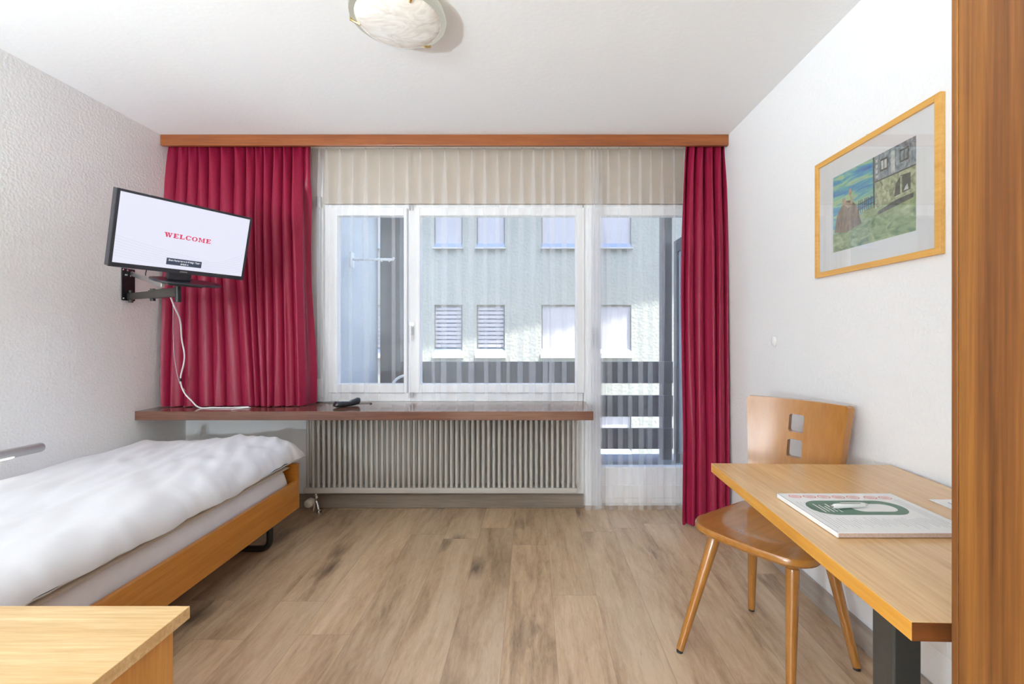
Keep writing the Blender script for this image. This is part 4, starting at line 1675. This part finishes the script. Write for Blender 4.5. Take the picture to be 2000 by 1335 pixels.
paint([(0.35, 0.44), (0.55, 0.465), (0.55, 0.475), (0.35, 0.452)], 5)
blob = [(0.165 + 0.03 * math.cos(a), 0.62 + 0.045 * math.sin(a)) for a in [2 * PI * i / 12 for i in range(12)]]
paint([(0.17, 0.58), (0.22, 0.52), (0.27, 0.53), (0.30, 0.62), (0.285, 0.62), (0.25, 0.57), (0.20, 0.60)], 7)
paint(blob, 7)
paint([(0.255 + 0.022 * math.cos(a), 0.71 + 0.05 * math.sin(a)) for a in [2 * PI * i / 10 for i in range(10)]], 7)
paint([(0.245, 0.68), (0.265, 0.68), (0.285, 0.56), (0.265, 0.56)], 7)
paint([(0.6, 0.30), (0.98, 0.36), (0.98, 0.41), (0.8, 0.40), (0.6, 0.34)], 5)
build('painting', pa, pmats, pc)

# small things on the right-hand wall
kz = MB().lathe([(0.019, 0), (0.019, 0.006), (0.015, 0.012), (0.006, 0.015)], (0, 0, 0), 24, Matrix.Scale(1.35, 4, Vector((1, 0, 0))))
kz.xform(Matrix.Translation((XR - 0.001, 2.298, 1.124)) @ Matrix.Rotation(-PI / 2, 4, 'Y'))
tag(build('wall_bumper', kz, M['whiteplastic'], smooth=40, loc=(XR, 2.298, 1.1)), 'small white round bumper on the plain wall above the chair', 'wall bumper')
so = thing('wall_socket', 'white socket box low on the wall below the table', 'socket', (XR, 1.4, 0.22))
build('housing', MB().box(XR - 0.028, XR - 0.001, 1.30, 1.40, 0.225, 0.305), M['whiteplastic'], so, bevel=0.004)
build('insert', MB().box(XR - 0.030, XR - 0.0278, 1.315, 1.385, 0.238, 0.292), M['whiteplastic'], so, bevel=0.002)

# ------------------------------------------------------------------ ceiling lamp
cl = thing('ceiling_lamp', 'round marbled glass ceiling lamp with small clips near the middle of the ceiling', 'lamp', (-0.512, 1.74, ZC))
LC = (-0.512, 1.74, 0)
build('rim', MB().lathe([(0.12, ZC - 0.002), (0.172, ZC - 0.010), (0.180, ZC - 0.034), (0.178, ZC - 0.044), (0.158, ZC - 0.048)], LC, 64), M['lamprim'], cl, smooth=40)
bowl = [(0.160, ZC - 0.0445)]
for i in range(1, 13):
    a = PI / 2 * i / 12
    bowl.append((0.160 * math.cos(a) + 0.0001, ZC - 0.0445 - 0.047 * math.sin(a)))
build('bowl', MB().lathe(bowl, LC, 64), M['lampglass'], cl, smooth=True)
for a in (62, 182, 302):
    r_ = math.radians(a)
    cxp = Vector((LC[0] + 0.166 * math.cos(r_), LC[1] + 0.166 * math.sin(r_), ZC - 0.048))
    d_ = Vector((math.cos(r_), math.sin(r_), 0))
    build('clip', MB().tube([cxp + d_ * 0.014 + Vector((0, 0, 0.03)), cxp + d_ * 0.014, cxp + Vector((0, 0, -0.008)), cxp - d_ * 0.022 + Vector((0, 0, -0.018))], 0.005, 8), M['brass'], cl, smooth=40)


# unseen fill lamps, added behind the camera to brighten the room
for gx, gy, glob, lab in ((-1.95, -0.7, False, 'added fill uplighter on a steel pole, unseen, behind the bedside cabinet'),
                          (-2.17, -2.1, True, 'added fill lamp with a bare bulb, unseen, towards the rear wall')):
    g = thing('fill_lamp', lab, 'lamp', (gx, gy, 0))
    build('base', MB().lathe([(0.13, 0.0), (0.128, 0.015), (0.02, 0.025)], (gx, gy, 0), 32), M['blackmetal'], g, smooth=40)
    build('pole', MB().tube([(gx, gy, 0.024), (gx, gy, 1.0)], 0.012, 12), M['steel'], g, smooth=40)
    if glob:
        build('cup', MB().lathe([(0.02, 1.0), (0.05, 1.01), (0.06, 1.03)], (gx, gy, 0), 24), M['steel'], g, smooth=40)
        l = bpy.data.lights.new('fill_light', 'POINT')
        l.energy = FILL_BULB_POWER
        l.shadow_soft_size = 0.07
    else:
        build('bowl_shade', MB().lathe([(0.02, 1.0), (0.07, 1.02), (0.11, 1.08), (0.108, 1.082), (0.068, 1.03), (0.02, 1.012)], (gx, gy, 0), 32), M['whiteplastic'], g, smooth=40)
        l = bpy.data.lights.new('fill_light', 'SPOT')
        l.energy = FILL_UPLIGHT_POWER
        l.shadow_soft_size = 0.05
        l.spot_size = math.radians(172)
        l.spot_blend = 0.25
    l.color = (0.78, 0.905, 1.0)
    o = bpy.data.objects.new('fill_light', l)
    COL.objects.link(o)
    o.parent = g
    o.location = (0, 0, 1.17 if glob else 1.09)
    o.rotation_euler = (PI, 0, 0)

# ------------------------------------------------------------------ balcony
struct('floor_balcony', MB().box(-1.8, 2.2, 3.26, 4.45, -0.16, -0.012), M['balcony_floor'])
struct('wall_upper_shade', MB().box(-9, 9, 3.02, 3.345, ZC + 0.2, 8.0), M['balcony_wall'])  # unseen upper wall, added to keep the sun off the balcony
struct('wall_balcony', MB().box(-1.62, -1.42, 3.26, 4.18, -0.011, 2.455), M['balcony_wall'])
rg = thing('balcony_railing', 'dark slate grey balcony railing of wide horizontal boards outside the window', 'railing', (0, 4.2, 0))
for (a, b) in ((0.706, 0.905), (0.398, 0.593), (0.100, 0.288)):
    build('board', MB().box(-1.40, 1.30, 4.2, 4.235, a, b), M['balcony_dark'], rg, bevel=0.003)
build('post', MB().box(-1.40, -1.215, 4.18, 4.31, -0.01, 2.455), M['balcony_dark'], rg, bevel=0.004)
build('post', MB().box(1.205, 1.30, 4.236, 4.33, -0.01, 2.455), M['balcony_dark'], rg, bevel=0.004)
bp_ = thing('balcony_screen', 'grey framed pale frosted screen at the open end of the balcony', 'screen', (1.32, 3.8, 0))
ps = MB()
ps.box(1.30, 1.345, 3.40, 4.19, 1.90, 2.01)
ps.box(1.30, 1.345, 3.40, 4.19, 0.02, 0.10)
ps.box(1.30, 1.345, 4.09, 4.19, 0.10, 1.90)
ps.box(1.30, 1.345, 3.40, 3.50, 0.10, 1.90)
ps.box(1.30, 1.345, 3.40, 3.46, -0.011, 0.02)
ps.box(1.30, 1.345, 4.13, 4.19, -0.011, 0.02)
build('frame', ps, M['dkmetal'] if False else M['balcony_dark'], bp_, bevel=0.003)
build('panel', MB().box(1.315, 1.33, 3.499, 4.091, 0.099, 1.901), M['frosted'], bp_)
da = thing('drying_arm', 'white fold-out drying arm fixed to the pale balcony wall', 'drying rack', (-1.4, 3.56, 1.74))
build('mounting_plate', MB().box(-1.4195, -1.405, 3.53, 3.59, 1.68, 1.80), M['whiteplastic'], da, bevel=0.003)
dm = MB().tube([(-1.41, 3.56, 1.745), (-1.09, 3.56, 1.742), (-1.085, 3.56, 1.76)], 0.011, 8)
for k in range(5):
    xk = -1.36 + 0.06 * k
    dm.tube([(xk, 3.56, 1.745), (xk, 3.56, 1.725)], 0.006, 6)
build('arm', dm, M['whiteplastic'], da, smooth=40)
bc = thing('balcony_chair', 'pale metal chair with a rounded back standing on the balcony', 'chair', (-0.95, 3.6, 0))
arc = [(-1.075, 3.5, 0.42), (-1.075, 3.48, 0.70)] + [(-0.955 + 0.12 * math.cos(a), 3.475, 0.74 + 0.105 * math.sin(a)) for a in [PI - PI * i / 12 for i in range(13)]] + [(-0.835, 3.48, 0.70), (-0.835, 3.5, 0.42)]
build('backrest', MB().tube(arc, 0.011, 10), M['whiteplastic'], bc, smooth=True)
build('seat', MB().box(-1.10, -0.81, 3.50, 3.86, 0.42, 0.445), M['whiteplastic'], bc, bevel=0.01)
for (x, y) in ((-1.085, 3.52), (-0.825, 3.52), (-1.085, 3.84), (-0.825, 3.84)):
    build('leg', MB().tube([(x, y, -0.0115), (x, y, 0.42)], 0.011, 8), M['whiteplastic'], bc, smooth=40)

# ------------------------------------------------------------------ house across the street
FY = 11.5
fs = FY / FPX


def fx_(px):
    return (px - 1040) * fs


def fz_(py):
    return EYE - (py - 652) * fs


hb = thing('apartment_building', 'pale green-grey rendered building with blinds in its windows, across the street', 'building', (0, FY, -4.0))
cols = [(848, 903, 1), (931, 986, 1), (1058, 1137, 0), (1153, 1233, 0)]
cols += [(560, 640, 0), (690, 770, 1), (1340, 1395, 1), (1440, 1500, 1)]
rows_ = []
for (zt, zb, up) in ((fz_(595), fz_(690), 0), (fz_(387), fz_(484), 1)):
    rows_.append((zt, zb, up))
rows_.append((fz_(810), fz_(886), 2))
wallm = MB()
xs = sorted(set([-9.0, 9.0] + [fx_(c[0]) for c in cols] + [fx_(c[1]) for c in cols]))
zs = sorted(set([-4.0, 8.2] + [r[0] for r in rows_] + [r[1] for r in rows_]))
wx = [(fx_(a), fx_(b)) for a, b, _ in cols]
wz = [(b, a) for a, b, _ in rows_]
for i in range(len(xs) - 1):
    for j in range(len(zs) - 1):
        mxx, mzz = (xs[i] + xs[i + 1]) / 2, (zs[j] + zs[j + 1]) / 2
        if any(a < mxx < b for a, b in wx) and any(a < mzz < b for a, b in wz):
            continue
        b = len(wallm.v)
        wallm.v += [Vector((xs[i], FY, zs[j])), Vector((xs[i + 1], FY, zs[j])), Vector((xs[i + 1], FY, zs[j + 1])), Vector((xs[i], FY, zs[j + 1]))]
        wallm.face((b, b + 1, b + 2, b + 3))
for a, b_ in wx:
    for c, d_ in wz:
        for (p, q) in (((a, c), (a, d_)), ((a, d_), (b_, d_)), ((b_, d_), (b_, c)), ((b_, c), (a, c))):
            b = len(wallm.v)
            wallm.v += [Vector((p[0], FY, p[1])), Vector((q[0], FY, q[1])), Vector((q[0], FY + 0.22, q[1])), Vector((p[0], FY + 0.22, p[1]))]
            wallm.face((b, b + 1, b + 2, b + 3))
wallm.box(-9, 9, FY + 0.24, FY + 6, -4, 8.2)
build('wall', wallm, M['facade'], hb)
# unseen sloping eave, added to cast shade on the upper facade
ev = MB()
x0, x1 = -9.5, 10.0
ze0, ze1 = 7.0 - 0.205 * 9.5, 7.0 + 0.205 * 10.0
ev.prism([(x0, ze0), (x1, ze1), (x1, ze1 + 0.25), (x0, ze0 + 0.25)], 1.45, 'y', FY - 1.45)
build('shade_eave', ev, M['shade_eave'], hb)
for ri, (zt, zb, up) in enumerate(rows_):
    for ci, (pa_, pb_, lou) in enumerate(cols):
        a, b_ = fx_(pa_), fx_(pb_)
        wf = build('window', frame_ring(a + 0.002, b_ - 0.002, zb, zt - 0.002, 0.045, 0.045, 0.05, 0.05, FY + 0.10, FY + 0.16), M['facade_trim'], hb)
        zg = zb + (0.13 if up == 0 else 0.14)
        build('pane', MB().box(a + 0.044, b_ - 0.044, FY + 0.13, FY + 0.135, zb + 0.05, zt - 0.05), M['pane_blue'], wf)
        bl = MB()
        if lou and up == 0:
            k = 0
            z = zt - 0.06
            while z > zg:
                bl.box(a + 0.03, b_ - 0.03, FY + 0.06, FY + 0.075, z - 0.074, z)
                z -= 0.104
        else:
            bl.box(a + 0.02, b_ - 0.02, FY + 0.06, FY + 0.08, zg, zt - 0.04)
            bl.box(a + 0.02, b_ - 0.02, FY + 0.055, FY + 0.085, zg - 0.02, zg + 0.01)
        build('blind', bl, M['shutter'], wf)
        fl = MB().prism([(FY - 0.05, zb + 0.005), (FY + 0.054, zg - 0.015), (FY + 0.054, zb + 0.005)], b_ - a - 0.01, 'x', a + 0.005)
        build('sill_flashing', fl, M['pane_blue'], wf)
        build('sill', MB().box(a - 0.03, b_ + 0.03, FY - 0.10, FY + 0.10, zb - (0.03 if up == 1 else 0.11), zb - 0.002), M['sill'], wf)

# the street and our own building's upper floors
struct('ground', MB().box(-14, 14, 3.3, 20, -4.3, -4.0), M['ground'])
struct('wall_outside', MB().box(-9, XL - 0.2, 3.0, 3.3, -4, 6), M['balcony_wall'])
